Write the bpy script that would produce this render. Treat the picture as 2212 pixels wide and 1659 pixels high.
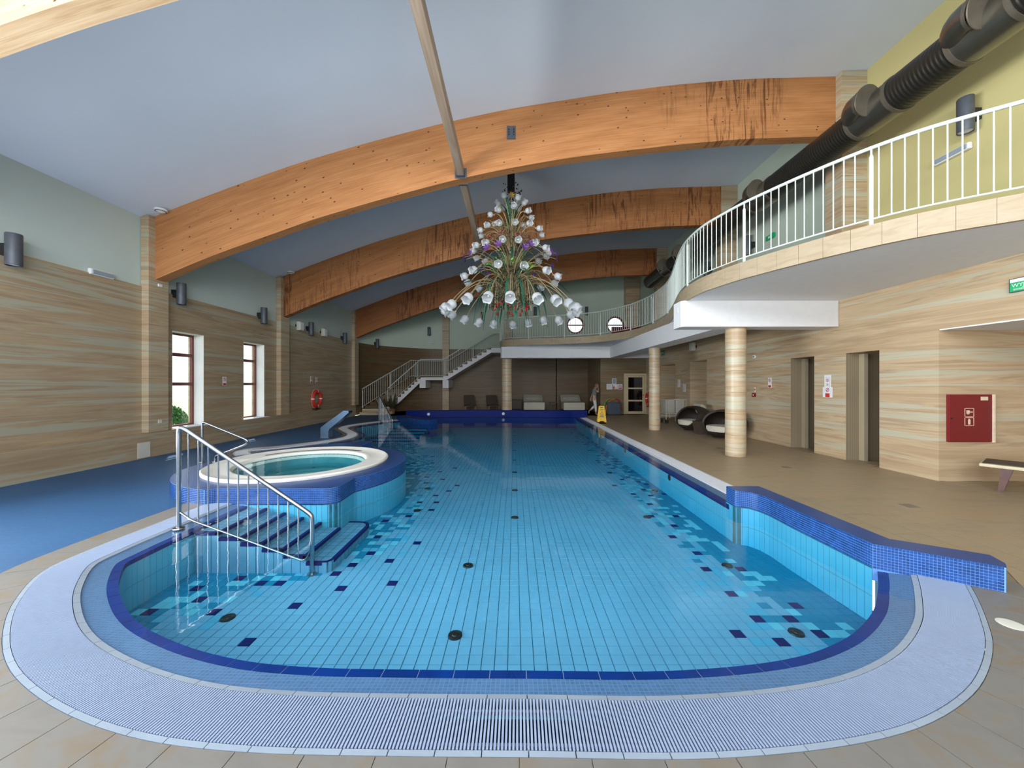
import bpy, bmesh, math, random
from mathutils import Vector, Matrix
from mathutils.geometry import tessellate_polygon
random.seed(7)
R = math.radians
S = bpy.context.scene
C = S.collection
for o in list(bpy.data.objects): bpy.data.objects.remove(o)

# ------------------------------------------------------------------ camera
H = 1.58                                   # eye height above the pool deck
cam = bpy.data.cameras.new('camera'); cam.sensor_width = 36; cam.lens = 36*800/2212
cam.shift_x = -5/2212; cam.clip_start = .05; cam.clip_end = 300
co = bpy.data.objects.new('camera', cam); C.objects.link(co)
co.location = (0, 0, H); co.rotation_euler = (R(90), 0, 0)
S.camera = co

# ------------------------------------------------------------------ world, lights, exposure
w = bpy.data.worlds.new('world'); S.world = w; w.use_nodes = True
nt = w.node_tree; nt.nodes.clear()
bg = nt.nodes.new('ShaderNodeBackground'); ou = nt.nodes.new('ShaderNodeOutputWorld')
sky = nt.nodes.new('ShaderNodeTexSky'); sky.sky_type = 'HOSEK_WILKIE'; sky.turbidity = 4
sky.sun_direction = Vector((-.35, .45, .82)).normalized(); sky.ground_albedo = .4
mx = nt.nodes.new('ShaderNodeMixRGB'); mx.inputs[0].default_value = .75
mx.inputs[2].default_value = (.93, .97, 1, 1)
nt.links.new(sky.outputs[0], mx.inputs[1]); nt.links.new(mx.outputs[0], bg.inputs[0])
bg.inputs[1].default_value = 2.4
nt.links.new(bg.outputs[0], ou.inputs[0])

def area(name, loc, rot, sx, sy, power, col, spread=180):
    l = bpy.data.lights.new(name, 'AREA'); l.shape = 'RECTANGLE'; l.size = sx; l.size_y = sy
    l.energy = power; l.color = col; l.spread = R(spread)
    o = bpy.data.objects.new(name, l); C.objects.link(o); o.location = loc; o.rotation_euler = rot
    return o
# daylight: the wide window band on the left wall beside the photographer, and the glazed front behind
area('side_front_daylight', (-7.95, .7, 1.68), (0, R(-96), 0), 2.2, 7.6, 560, (.95, .98, 1), 116)
area('side_front_groundlight', (-7.94, .7, 1.68), (0, R(-126), 0), 2.2, 7.6, 380, (.93, .97, 1))  # second lamp in the same band, added to brighten the ceiling
area('window_daylight', (-1.0, -3.9, 2.0), (R(104), 0, 0), 12.5, 3.2, 290, (.86, .93, 1))
area('upper_window_daylight', (-.5, -3.9, 4.9), (R(124), 0, 0), 10, 1.4, 900, (.93, .96, 1), 160)  # unseen upper glazing, lamp aimed up to brighten the ceiling
sun = bpy.data.lights.new('sun', 'SUN'); sun.energy = 6; sun.angle = R(.6); sun.color = (1, .95, .84)
so = bpy.data.objects.new('sun', sun); C.objects.link(so); so.rotation_euler = Vector((-.35, .45, .82)).to_track_quat('Z', 'Y').to_euler()
vs = S.view_settings; vs.view_transform = 'Standard'; vs.look = 'None'; vs.gamma = 1
vs.use_curve_mapping = False; vs.exposure = 0.2

# ------------------------------------------------------------------ materials
def lin(c):
    c = c/255
    return c/12.92 if c <= .04045 else ((c+.055)/1.055)**2.4
def rgb(r, g, b): return (lin(r), lin(g), lin(b), 1)
class Mat:
    def __init__(s, name):
        s.m = bpy.data.materials.new(name); s.m.use_nodes = True
        s.nt = s.m.node_tree; s.b = s.nt.nodes['Principled BSDF']; s.out = s.nt.nodes['Material Output']
    def n(s, t, **k):
        x = s.nt.nodes.new('ShaderNode'+t)
        for a, v in k.items(): setattr(x, a, v)
        return x
    def l(s, a, b): s.nt.links.new(a, b)
    def coords(s, scale=(1, 1, 1), kind='pos', rot=(0, 0, 0)):
        mp = s.n('Mapping'); mp.inputs['Scale'].default_value = scale; mp.inputs['Rotation'].default_value = rot
        if kind == 'pos': g = s.n('NewGeometry'); s.l(g.outputs['Position'], mp.inputs[0])
        elif kind == 'uv': g = s.n('TexCoord'); s.l(g.outputs['UV'], mp.inputs[0])
        else: g = s.n('TexCoord'); s.l(g.outputs['Object'], mp.inputs[0])
        return mp.outputs[0]
    def noise(s, vec, sc=5, det=4, dist=0, rough=.5):
        t = s.n('TexNoise'); t.inputs['Scale'].default_value = sc; t.inputs['Detail'].default_value = det
        t.inputs['Distortion'].default_value = dist; t.inputs['Roughness'].default_value = rough
        s.l(vec, t.inputs['Vector']); return t.outputs['Fac']
    def ramp(s, fac, stops):
        r = s.n('ValToRGB'); e = r.color_ramp.elements
        while len(e) < len(stops): e.new(.5)
        for x, (p, c) in zip(e, stops): x.position = p; x.color = c
        s.l(fac, r.inputs[0]); return r.outputs[0]
    def mix(s, f, a, b, mode='MIX'):
        m = s.n('MixRGB', blend_type=mode)
        for i, v in ((0, f), (1, a), (2, b)):
            if hasattr(v, 'links') or hasattr(v, 'is_linked'): s.l(v, m.inputs[i])
            else: m.inputs[i].default_value = v
        return m.outputs[0]
    def bump(s, h, st=.2, d=.01):
        b = s.n('Bump'); b.inputs['Strength'].default_value = st; b.inputs['Distance'].default_value = d
        s.l(h, b.inputs['Height']); s.l(b.outputs[0], s.b.inputs['Normal'])
    def base(s, c):
        if isinstance(c, tuple): s.b.inputs['Base Color'].default_value = c
        else: s.l(c, s.b.inputs['Base Color'])
    def set(s, rough=.5, metal=0, spec=.5):
        s.b.inputs['Roughness'].default_value = rough; s.b.inputs['Metallic'].default_value = metal
        s.b.inputs['Specular IOR Level'].default_value = spec
MT = {}
def plain(name, c, rough=.5, metal=0, spec=.5, var=.12, vs_=9):
    m = Mat(name)
    f = m.noise(m.coords((1, 1, 1), 'obj'), vs_, 3)
    lo = tuple(x*(1-var) for x in c[:3])+(1,); hi = tuple(min(1, x*(1+var)) for x in c[:3])+(1,)
    m.base(m.ramp(f, [(.3, lo), (.7, hi)])); m.set(rough, metal, spec)
    MT[name] = m.m; return m
plain('ceiling_paint', (.62, .69, .79, 1), .9, var=.03, vs_=.6)
plain('mint_paint', (.52, .60, .50, 1), .9, var=.03, vs_=.8)
plain('left_mint_paint', (.50, .58, .54, 1), .9, var=.03, vs_=.8)
plain('yellow_paint', (.52, .46, .21, 1), .9, var=.03, vs_=.8)
plain('white_paint', (.76, .76, .77, 1), .8, var=.02)
plain('steel', (.38, .40, .42, 1), .2, 1, var=.04)
plain('rail_paint', (.56, .61, .56, 1), .4, var=.02)
plain('lamp_grey', (.09, .10, .12, 1), .5, .3)
plain('dark_metal', (.03, .03, .03, 1), .4, .5)
plain('white_plastic', (.78, .78, .76, 1), .4, var=.02)
plain('box_cream', (.62, .60, .52, 1), .5, var=.02)
plain('grating_white', (.26, .32, .44, 1), .35, var=.02)
plain('grating_pale', (.60, .61, .64, 1), .35, var=.02)
plain('trim_white', (.27, .32, .38, 1), .3, var=.06, vs_=3)
plain('edge_blue', (.0, .026, .17, 1), .4, spec=.2, var=.18, vs_=4)
plain('mosaic_blue', (.012, .055, .21, 1), .15, var=.3, vs_=14)
plain('mosaic_navy', (.001, .014, .16, 1), .5, spec=.15, var=.3, vs_=14)
plain('grout_light', (.14, .28, .60, 1), .6, var=.05)
plain('grout_dark', (.02, .13, .16, 1), .8)
plain('grout_beige', (.22, .17, .11, 1), .8)
plain('tile_aqua', (.17, .37, .51, 1), .6, spec=.12, var=.05, vs_=2)
plain('tile_mid', (.008, .22, .36, 1), .6, spec=.12, var=.05, vs_=2)
plain('tile_greyblue', (.10, .38, .54, 1), .6, spec=.12, var=.05, vs_=2)
plain('tile_pale', (.16, .52, .62, 1), .6, spec=.12, var=.05, vs_=2)
plain('tile_navy', (.008, .012, .10, 1), .6, spec=.12, var=.1)
plain('wall_aqua', (.09, .42, .58, 1), .6, spec=.12, var=.06, vs_=2)
plain('gutter_dark', (.015, .03, .06, 1), .8)
plain('spa_white', (.82, .79, .70, 1), .25, var=.04, vs_=3)
plain('spa_basin', (.05, .27, .32, 1), .3, var=.05)
plain('window_frame_red', (.16, .035, .03, 1), .4, var=.1)
plain('red_paint', (.17, .004, .008, 1), .35, var=.06)
plain('buoy_red', (.65, .035, .02, 1), .5, var=.06)
plain('sign_white', (.75, .74, .76, 1), .5, var=.02)
plain('sign_red', (.45, .03, .05, 1), .5)
plain('sign_green', (.02, .42, .16, 1), .5)
plain('sign_green_dark', (.05, .25, .15, 1), .5)
plain('sign_ink', (.05, .05, .06, 1), .6)
plain('sign_cream', (.72, .58, .42, 1), .5)
plain('yellow_plastic', (.82, .50, .01, 1), .4, var=.06)
plain('door_cream', (.60, .50, .30, 1), .5, var=.05)
plain('black_glass', (.006, .005, .005, 1), .08, var=.0)
plain('cushion_white', (.56, .52, .43, 1), .9, var=.05)
plain('linen', (.42, .40, .34, 1), .9, var=.05)
plain('wood_brown', (.20, .10, .045, 1), .5, var=.2, vs_=20)
plain('wood_red', (.07, .018, .01, 1), .4, var=.2, vs_=20)
plain('seat_pale', (.58, .50, .34, 1), .6, var=.06)
plain('dark_base', (.02, .018, .015, 1), .7)
plain('crate_blue', (.06, .08, .11, 1), .5, var=.1)
plain('foam_green', (.12, .35, .06, 1), .7); plain('foam_orange', (.65, .20, .03, 1), .7)
plain('skin', (.50, .28, .19, 1), .6, var=.05); plain('hair', (.22, .13, .07, 1), .7, var=.3, vs_=40)
plain('shirt_grey', (.18, .19, .18, 1), .9, var=.4, vs_=60); plain('trousers_white', (.66, .64, .64, 1), .9, var=.05)
plain('brass', (.42, .33, .18, 1), .4, .3, var=.08)
plain('leaf_green', (.02, .12, .07, 1), .5, var=.3, vs_=20); plain('leaf_lime', (.16, .38, .04, 1), .5, var=.2)
plain('leaf_olive', (.055, .055, .025, 1), .6, var=.4, vs_=30)
plain('petal_purple', (.10, .03, .19, 1), .5, var=.3, vs_=30); plain('petal_red', (.38, .01, .01, 1), .5)
plain('petal_yellow', (.60, .36, .04, 1), .5); plain('dried_brown', (.22, .09, .05, 1), .8, var=.4, vs_=40)
plain('bush', (.05, .16, .04, 1), .8, var=.5, vs_=6); plain('grass', (.34, .42, .24, 1), .9, var=.3)
plain('seam', (.10, .08, .06, 1), .8)

# frosted lamp glass
m = Mat('frosted_glass'); m.base((.80, .82, .84, 1)); m.set(.35)
tr = m.n('BsdfTranslucent'); tr.inputs[0].default_value = (.75, .78, .8, 1)
tp = m.n('BsdfTransparent'); tp.inputs[0].default_value = (.9, .92, .93, 1)
a = m.n('MixShader'); a.inputs[0].default_value = .35; m.l(m.b.outputs[0], a.inputs[1]); m.l(tr.outputs[0], a.inputs[2])
b = m.n('MixShader'); b.inputs[0].default_value = .12; m.l(a.outputs[0], b.inputs[1]); m.l(tp.outputs[0], b.inputs[2])
m.l(b.outputs[0], m.out.inputs[0]); MT['frosted_glass'] = m.m
def schlick(m, f0, nrm=None):                                 # same from both sides of a sheet
    lw = m.n('LayerWeight'); lw.inputs[0].default_value = .5
    if nrm: m.l(nrm, lw.inputs['Normal'])
    p = m.n('Math', operation='POWER'); p.inputs[1].default_value = 5; m.l(lw.outputs['Facing'], p.inputs[0])
    a = m.n('Math', operation='MULTIPLY_ADD'); a.inputs[1].default_value = 1-f0; a.inputs[2].default_value = f0; m.l(p.outputs[0], a.inputs[0])
    return a.outputs[0]
# window panes: clear sheet with a Fresnel reflection
m = Mat('pane_glass'); m.nt.nodes.remove(m.b)
tp = m.n('BsdfTransparent'); tp.inputs[0].default_value = (.93, .96, .95, 1)
gl = m.n('BsdfGlossy'); gl.inputs['Roughness'].default_value = .02
a = m.n('MixShader'); m.l(schlick(m, .05), a.inputs[0]); m.l(tp.outputs[0], a.inputs[1]); m.l(gl.outputs[0], a.inputs[2])
m.l(a.outputs[0], m.out.inputs[0]); MT['pane_glass'] = m.m
# pool water: calm surface over an absorbing volume
def water(name, dens, col, bumpd):
    m = Mat(name); m.nt.nodes.remove(m.b)
    tp = m.n('BsdfTransparent'); tp.inputs[0].default_value = (.96, .99, 1, 1)
    gl = m.n('BsdfGlossy'); gl.inputs['Roughness'].default_value = .012
    nz = m.noise(m.coords((1, 1, 1)), 5, 2, .4)
    bp = m.n('Bump'); bp.inputs['Strength'].default_value = bumpd; bp.inputs['Distance'].default_value = .004
    m.l(nz, bp.inputs['Height']); m.l(bp.outputs[0], gl.inputs['Normal'])
    rf = m.n('Math', operation='MULTIPLY'); rf.inputs[1].default_value = .68; m.l(schlick(m, .028, bp.outputs[0]), rf.inputs[0])   # ripples take the edge off the grazing mirror
    a = m.n('MixShader'); m.l(rf.outputs[0], a.inputs[0]); m.l(tp.outputs[0], a.inputs[1]); m.l(gl.outputs[0], a.inputs[2])
    m.l(a.outputs[0], m.out.inputs[0])
    va = m.n('VolumeAbsorption'); va.inputs['Color'].default_value = col; va.inputs['Density'].default_value = dens
    m.l(va.outputs[0], m.out.inputs['Volume']); MT[name] = m.m
water('pool_water', .32, (0, .80, .97, 1), .35)
water('spa_water', .9, (0, .80, .84, 1), .6)

# travertine: long wandering horizontal veins
def travertine(name, tint=1., gloss=.22, hue=(1, 1, 1)):
    m = Mat(name)
    p = m.coords((.16, .16, 2.4)); d = m.noise(m.coords((.8, .8, 2)), 1.5, 3)
    n1 = m.noise(p, 2.2, 6, .9, .6)
    n2 = m.noise(m.coords((.25, .25, 8)), 2.0, 6, .8, .65)
    n3 = m.noise(m.coords((.07, .07, 2.6)), 2.6, 5, .7, .6)
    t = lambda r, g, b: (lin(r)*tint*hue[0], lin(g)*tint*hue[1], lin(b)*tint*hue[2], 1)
    c1 = m.ramp(n1, [(.22, t(150, 124, 96)), (.42, t(184, 154, 116)), (.54, t(206, 180, 142)), (.62, t(168, 142, 110)), (.8, t(214, 196, 165))])
    c2 = m.ramp(n2, [(.3, t(176, 150, 122)), (.7, t(222, 205, 178))])
    c = m.mix(.35, c1, c2)
    g = m.ramp(n3, [(.53, (0, 0, 0, 1)), (.57, (.85, .85, .85, 1)), (.62, (.9, .9, .9, 1)), (.66, (.1, .1, .1, 1))])
    c = m.mix(g, c, t(198, 194, 170))
    m.base(m.mix(1., c, (.86, .86, .86, 1), 'MULTIPLY')); m.set(gloss, 0, .35); MT[name] = m.m
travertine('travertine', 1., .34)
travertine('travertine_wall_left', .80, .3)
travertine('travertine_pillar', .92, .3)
travertine('travertine_recess_shade', .45, .4, (1.05, .95, .8))  # shade under the gallery put into the recess wall's colour
travertine('travertine_brown_shade', .25, .45, (1.12, .92, .66))  # browner end wall and treads, their shade put into the stone colour

# mosaic sheets (small squares) for decks and block tops
def mosaic(name, c, g, size=.025, rough=.25, gap=.1, bmp=.3):
    m = Mat(name)
    t = m.n('TexBrick'); t.offset = 0; t.squash = 1
    m.l(m.coords((1, 1, 1)), t.inputs['Vector'])
    t.inputs['Scale'].default_value = 1; t.inputs['Brick Width'].default_value = size; t.inputs['Row Height'].default_value = size
    t.inputs['Mortar Size'].default_value = size*gap; t.inputs['Mortar Smooth'].default_value = .3
    t.inputs['Color1'].default_value = c; t.inputs['Color2'].default_value = tuple(x*.8 for x in c[:3])+(1,)
    t.inputs['Mortar'].default_value = g
    v = m.noise(m.coords((1, 1, 1)), .9, 3)
    m.base(m.mix(1., t.outputs[0], m.ramp(v, [(.3, (.82, .84, .86, 1)), (.7, (1, 1, 1, 1))]), 'MULTIPLY'))
    m.set(rough, 0, .22); m.bump(t.outputs['Fac'], -bmp, .002); MT[name] = m.m
mosaic('deck_mosaic', (.03, .105, .235, 1), (.04, .115, .235, 1), .025, .5)
mosaic('block_top_mosaic', (.012, .045, .17, 1), (.03, .09, .27, 1), .023, .3)
mosaic('strip_mosaic', (.09, .19, .34, 1), (.13, .24, .40, 1), .025, .3)
mosaic('step_tile', (.17, .37, .51, 1), (.03, .15, .20, 1), .098, .6, .05, .1)
mosaic('shower_mosaic', (.34, .27, .17, 1), (.20, .15, .10, 1), .022, .25, .15)
mosaic('bright_mosaic', (.70, .62, .42, 1), (.40, .33, .22, 1), .022, .15, .15)

# beige floor tile with faint sandy veins
m = Mat('deck_tile')
n1 = m.noise(m.coords((.6, 2.6, 1)), 2.3, 5, 1.2); n2 = m.noise(m.coords((1, 1, 1)), 55, 2)
c = m.ramp(n1, [(.32, (.29, .215, .125, 1)), (.5, (.32, .245, .148, 1)), (.62, (.34, .235, .125, 1)), (.8, (.33, .265, .17, 1))])
m.base(m.mix(.12, c, m.ramp(n2, [(.3, (.35, .28, .19, 1)), (.7, (.6, .5, .36, 1))]))); m.set(.45, 0, .35); MT['deck_tile'] = m.m
m = Mat('fascia_stone')
c = m.ramp(m.noise(m.coords((1.2, 1.2, 6)), 2.3, 5, 1.2), [(.32, (.33, .25, .155, 1)), (.5, (.37, .29, .19, 1)), (.8, (.40, .32, .225, 1))])
m.base(c); m.set(.45, 0, .35); MT['fascia_stone'] = m.m
m = Mat('band_tile')
c = m.ramp(m.noise(m.coords((1.5, 2.2, 1)), 2.3, 5, 1.2), [(.32, (.165, .15, .13, 1)), (.5, (.18, .168, .15, 1)), (.68, (.185, .145, .10, 1)), (.8, (.19, .175, .16, 1))])
m.base(c); m.set(.45, 0, .35); MT['band_tile'] = m.m

# glulam beam, UV: u along the arc in metres, v across the depth in metres
def glulam(name, stain, tint=(1, 1, 1), ufrom=-99):
    m = Mat(name)
    g = m.noise(m.coords((.35, 14, 1), 'uv'), 3, 6, .8, .6)
    g2 = m.noise(m.coords((.5, 3.2, 1), 'uv'), 2, 3)
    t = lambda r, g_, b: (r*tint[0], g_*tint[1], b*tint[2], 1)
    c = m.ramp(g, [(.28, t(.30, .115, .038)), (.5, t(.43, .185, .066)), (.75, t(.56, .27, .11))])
    c = m.mix(.35, c, m.ramp(g2, [(.35, t(.34, .13, .042)), (.65, t(.54, .25, .10))]))
    v = m.n('TexVoronoi'); v.inputs['Scale'].default_value = 1; m.l(m.coords((4.6, 8.5, 1), 'uv'), v.inputs['Vector'])
    kn = m.ramp(v.outputs['Distance'], [(.08, (1, 1, 1, 1)), (.14, (0, 0, 0, 1))])
    vw = m.n('SeparateColor'); m.l(v.outputs['Color'], vw.inputs[0])
    sel = m.ramp(vw.outputs[0], [(.28, (0, 0, 0, 1)), (.40, (1, 1, 1, 1))])
    c = m.mix(m.mix(1., kn, sel, 'MULTIPLY'), c, (.06, .02, .01, 1))
    if stain > 0:                                              # water stains running down the face
        s1 = m.noise(m.coords((5.5, .5, 1), 'uv', (0, 0, .25)), 1.6, 6, 1.5, .65)
        s2 = m.noise(m.coords((.33, .1, 1), 'uv'), 1.3, 2)
        k = m.mix(1., m.ramp(s1, [(.50, (0, 0, 0, 1)), (.60, (1, 1, 1, 1))]), m.ramp(s2, [(.60-.14*stain, (0, 0, 0, 1)), (.66-.1*stain, (1, 1, 1, 1))]), 'MULTIPLY')
        sx = m.n('SeparateXYZ'); m.l(m.coords((1, 1, 1), 'uv'), sx.inputs[0]); gt = m.n('Math', operation='GREATER_THAN'); gt.inputs[1].default_value = ufrom; m.l(sx.outputs[0], gt.inputs[0])
        k = m.mix(1., k, gt.outputs[0], 'MULTIPLY')
        c = m.mix(m.mix(1., k, (.8, .8, .8, 1), 'MULTIPLY'), c, (.085, .026, .008, 1))
    m.base(c); m.set(.55, 0, .3); MT[name] = m.m
glulam('glulam_near', .5, (1, 1, 1), 41.5); glulam('glulam_stained_dim', 1.3, (.85, .8, .75)); glulam('glulam_far_dim', .9, (.72, .62, .55)); glulam('glulam_lit', 0, (1.3, 2.1, 3.4))  # tints carry the light too: nearest beam brightly lit, rear two dimmed
m = Mat('purlin_wood')
c = m.ramp(m.noise(m.coords((9, .5, 9)), 2, 5, .5), [(.3, (.26, .18, .12, 1)), (.7, (.42, .32, .24, 1))])
m.base(c); m.set(.6); MT['purlin_wood'] = m.m
# spiral duct
m = Mat('duct_dark')
wv = m.n('TexWave', wave_type='BANDS', bands_direction='Y'); wv.inputs['Scale'].default_value = 5.5
m.l(m.coords((1, 1, 1)), wv.inputs['Vector'])
m.base((.035, .032, .026, 1)); m.set(.38, .55); m.bump(wv.outputs['Fac'], .45, .012); MT['duct_dark'] = m.m
plain('duct_plate', (.14, .12, .09, 1), .5, .5, var=.1); plain('duct_shiny', (.22, .21, .18, 1), .3, .9, var=.05)
# woven wicker
m = Mat('wicker')
wv = m.n('TexWave', wave_type='BANDS', bands_direction='Z'); wv.inputs['Scale'].default_value = 16; wv.inputs['Distortion'].default_value = .6
m.l(m.coords((1, 1, 1), 'obj'), wv.inputs['Vector'])
w2 = m.n('TexWave', wave_type='BANDS', bands_direction='X'); w2.inputs['Scale'].default_value = 14; m.l(m.coords((1, 1, 1), 'obj'), w2.inputs['Vector'])
hh = m.mix(.5, wv.outputs['Color'], w2.outputs['Color'])
m.base(m.ramp(hh, [(.2, (.006, .004, .003, 1)), (.8, (.045, .028, .018, 1))])); m.set(.5); m.bump(hh, .5, .01); MT['wicker'] = m.m
plain('wicker_brown', (.07, .05, .035, 1), .6, var=.3, vs_=50)

# ------------------------------------------------------------------ mesh helpers
class G:
    def __init__(s): s.v = []; s.f = []; s.mi = []; s.uv = None
    def add(s, vs, fs, mi=0):
        o = len(s.v); s.v += [tuple(p) for p in vs]
        for f in fs: s.f.append([i+o for i in f]); s.mi.append(mi)
    def box(s, x0, x1, y0, y1, z0, z1, mi=0, rz=0, c=None):
        vs = [(x, y, z) for z in (z0, z1) for y in (y0, y1) for x in (x0, x1)]
        if rz:
            cx, cy = c if c else ((x0+x1)/2, (y0+y1)/2); a, b = math.cos(rz), math.sin(rz)
            vs = [(cx+(x-cx)*a-(y-cy)*b, cy+(x-cx)*b+(y-cy)*a, z) for x, y, z in vs]
        s.add(vs, [(0, 2, 3, 1), (4, 5, 7, 6), (0, 1, 5, 4), (2, 6, 7, 3), (0, 4, 6, 2), (1, 3, 7, 5)], mi); return s
    def rbox(s, x0, x1, y0, y1, z0, z1, b=.01, mi=0):             # box with chamfered edges
        bm = bmesh.new(); bmesh.ops.create_cube(bm, size=1)
        for v in bm.verts: v.co = Vector(((x0+x1)/2+v.co.x*(x1-x0), (y0+y1)/2+v.co.y*(y1-y0), (z0+z1)/2+v.co.z*(z1-z0)))
        bmesh.ops.bevel(bm, geom=bm.edges[:], offset=b, segments=2, affect='EDGES', profile=.6)
        s.frombm(bm, mi); return s
    def frombm(s, bm, mi=0):
        bm.verts.index_update(); s.add([v.co for v in bm.verts], [[v.index for v in f.verts] for f in bm.faces], mi); bm.free()
    def tube(s, pts, r, n=10, mi=0, cap=True, closed=False):
        pts = [Vector(p) for p in pts]; N = len(pts); rr = r if isinstance(r, (list, tuple)) else [r]*N
        rings = []; up = None
        for i, p in enumerate(pts):
            if closed: d = pts[(i+1) % N]-pts[i-1]
            else: d = pts[min(i+1, N-1)]-pts[max(i-1, 0)]
            d.normalize()
            if up is None: up = Vector((0, 0, 1)) if abs(d.z) < .9 else Vector((1, 0, 0))
            a = d.cross(up)
            if a.length < 1e-4: a = d.orthogonal()
            a.normalize(); b_ = a.cross(d).normalized(); up = b_
            rings.append([p+(a*math.cos(t)+b_*math.sin(t))*rr[i] for t in [2*math.pi*k/n for k in range(n)]])
        vs = [q for rg in rings for q in rg]; fs = []
        for i in range(N if closed else N-1):
            j = (i+1) % N
            for k in range(n): fs.append((i*n+k, i*n+(k+1) % n, j*n+(k+1) % n, j*n+k))
        if cap and not closed: fs += [tuple(range(n))[::-1], tuple((N-1)*n+k for k in range(n))]
        s.add(vs, fs, mi); return s
    def lathe(s, prof, n=24, c=(0, 0, 0), mi=0, M=None, close=False, cap=True):   # prof: (r, z)
        vs = []
        for r, z in prof:
            for k in range(n):
                a = 2*math.pi*k/n; p = Vector((r*math.cos(a), r*math.sin(a), z))
                if M: p = M @ p
                vs.append(p+Vector(c))
        fs = []; P = len(prof)
        for i in range(P-1 if not close else P):
            j = (i+1) % P
            for k in range(n): fs.append((i*n+k, i*n+(k+1) % n, j*n+(k+1) % n, j*n+k))
        if not close and cap:
            if prof[0][0] > 1e-4: fs.append(tuple(range(n))[::-1])
            if prof[-1][0] > 1e-4: fs.append(tuple((P-1)*n+k for k in range(n)))
        s.add(vs, fs, mi); return s
    def prism(s, poly, z0, z1, mi=0, top=None, tri=True):           # vertical prism over a 2D polygon (may be concave)
        n = len(poly)
        ar = sum(poly[i][0]*poly[(i+1) % n][1]-poly[(i+1) % n][0]*poly[i][1] for i in range(n))
        if ar < 0: poly = poly[::-1]
        vs = [(x, y, z0) for x, y in poly]+[(x, y, z1) for x, y in poly]
        s.add(vs, [(i, (i+1) % n, n+(i+1) % n, n+i) for i in range(n)], mi)
        if tri and n > 4:
            ts = tessellate_polygon([[Vector((x, y, 0)) for x, y in poly]])
            o = len(s.v)-2*n; fix = []
            for t in ts:
                a, b, c_ = [poly[i] for i in t]
                if (b[0]-a[0])*(c_[1]-a[1])-(b[1]-a[1])*(c_[0]-a[0]) < 0: t = t[::-1]
                fix.append(tuple(t))
            for t in fix:
                s.f.append([o+n+i for i in t]); s.mi.append(mi if top is None else top)
                s.f.append([o+i for i in t[::-1]]); s.mi.append(mi)
        else:
            o = len(s.v)-2*n
            s.f.append([o+n+i for i in range(n)]); s.mi.append(mi if top is None else top)
            s.f.append([o+i for i in range(n)][::-1]); s.mi.append(mi)
        return s
    def sphere(s, c, rx, ry=None, rz=None, n=12, m_=8, mi=0):
        ry = ry or rx; rz = rz or rx
        prof = [(math.sin(math.pi*i/m_), -math.cos(math.pi*i/m_)) for i in range(m_+1)]
        vs = [(c[0], c[1], c[2]-rz)]
        for i in range(1, m_):
            for k in range(n):
                a = 2*math.pi*k/n; vs.append((c[0]+rx*prof[i][0]*math.cos(a), c[1]+ry*prof[i][0]*math.sin(a), c[2]+rz*prof[i][1]))
        vs.append((c[0], c[1], c[2]+rz)); L = len(vs)-1; fs = []
        for k in range(n):
            fs.append((0, 1+(k+1) % n, 1+k)); fs.append((L, 1+(m_-2)*n+k, 1+(m_-2)*n+(k+1) % n))
            for i in range(m_-2): fs.append((1+i*n+k, 1+i*n+(k+1) % n, 1+(i+1)*n+(k+1) % n, 1+(i+1)*n+k))
        s.add(vs, fs, mi); return s
    def data(s, name, mats, smooth=False):
        me = bpy.data.meshes.new(name); me.from_pydata(s.v, [], s.f)
        for m_ in (mats if isinstance(mats, (list, tuple)) else [mats]): me.materials.append(MT[m_])
        if max(s.mi, default=0) > 0: me.polygons.foreach_set('material_index', s.mi)
        if s.uv:
            ul = me.uv_layers.new(name='UVMap')
            for lp in me.loops: ul.data[lp.index].uv = s.uv[lp.vertex_index]
        if smooth:
            me.polygons.foreach_set('use_smooth', [True]*len(me.polygons))
            try: me.set_sharp_from_angle(angle=R(38))
            except Exception: pass
        me.update(); return me
def link(name, me, parent=None, loc=None, rot=None):
    o = bpy.data.objects.new(name, me); C.objects.link(o)
    if parent: o.parent = parent
    if loc is not None: o.location = loc
    if rot is not None: o.rotation_euler = rot
    return o
def obj(name, g, mats, parent=None, smooth=False, stuff=False, label=None):
    o = link(name, g.data(name, mats, smooth), parent)
    if stuff: o['kind'] = 'stuff'
    if label: o['label'] = label
    return o
def tag(o, label, cat, group=None, kind=None):
    o['label'] = label; o['category'] = cat
    if group: o['group'] = group
    if kind: o['kind'] = kind
    return o
def thing(name, label, cat, loc=(0, 0, 0), group=None, rz=0):
    o = bpy.data.objects.new(name, None); C.objects.link(o); o.location = loc; o.rotation_euler = (0, 0, rz)
    o.empty_display_size = .1
    return tag(o, label, cat, group)
def struct(name, g, mats, parent=None, smooth=False, label=None):
    o = obj(name, g, mats, parent, smooth)
    if not parent: o['kind'] = 'structure'
    if label: o['label'] = label
    return o
def copy_tree(o, parent=None):
    c = o.copy(); C.objects.link(c); c.parent = parent
    for ch in [x for x in bpy.data.objects if x.parent == o and x != c]: copy_tree(ch, c)
    return c

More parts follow.
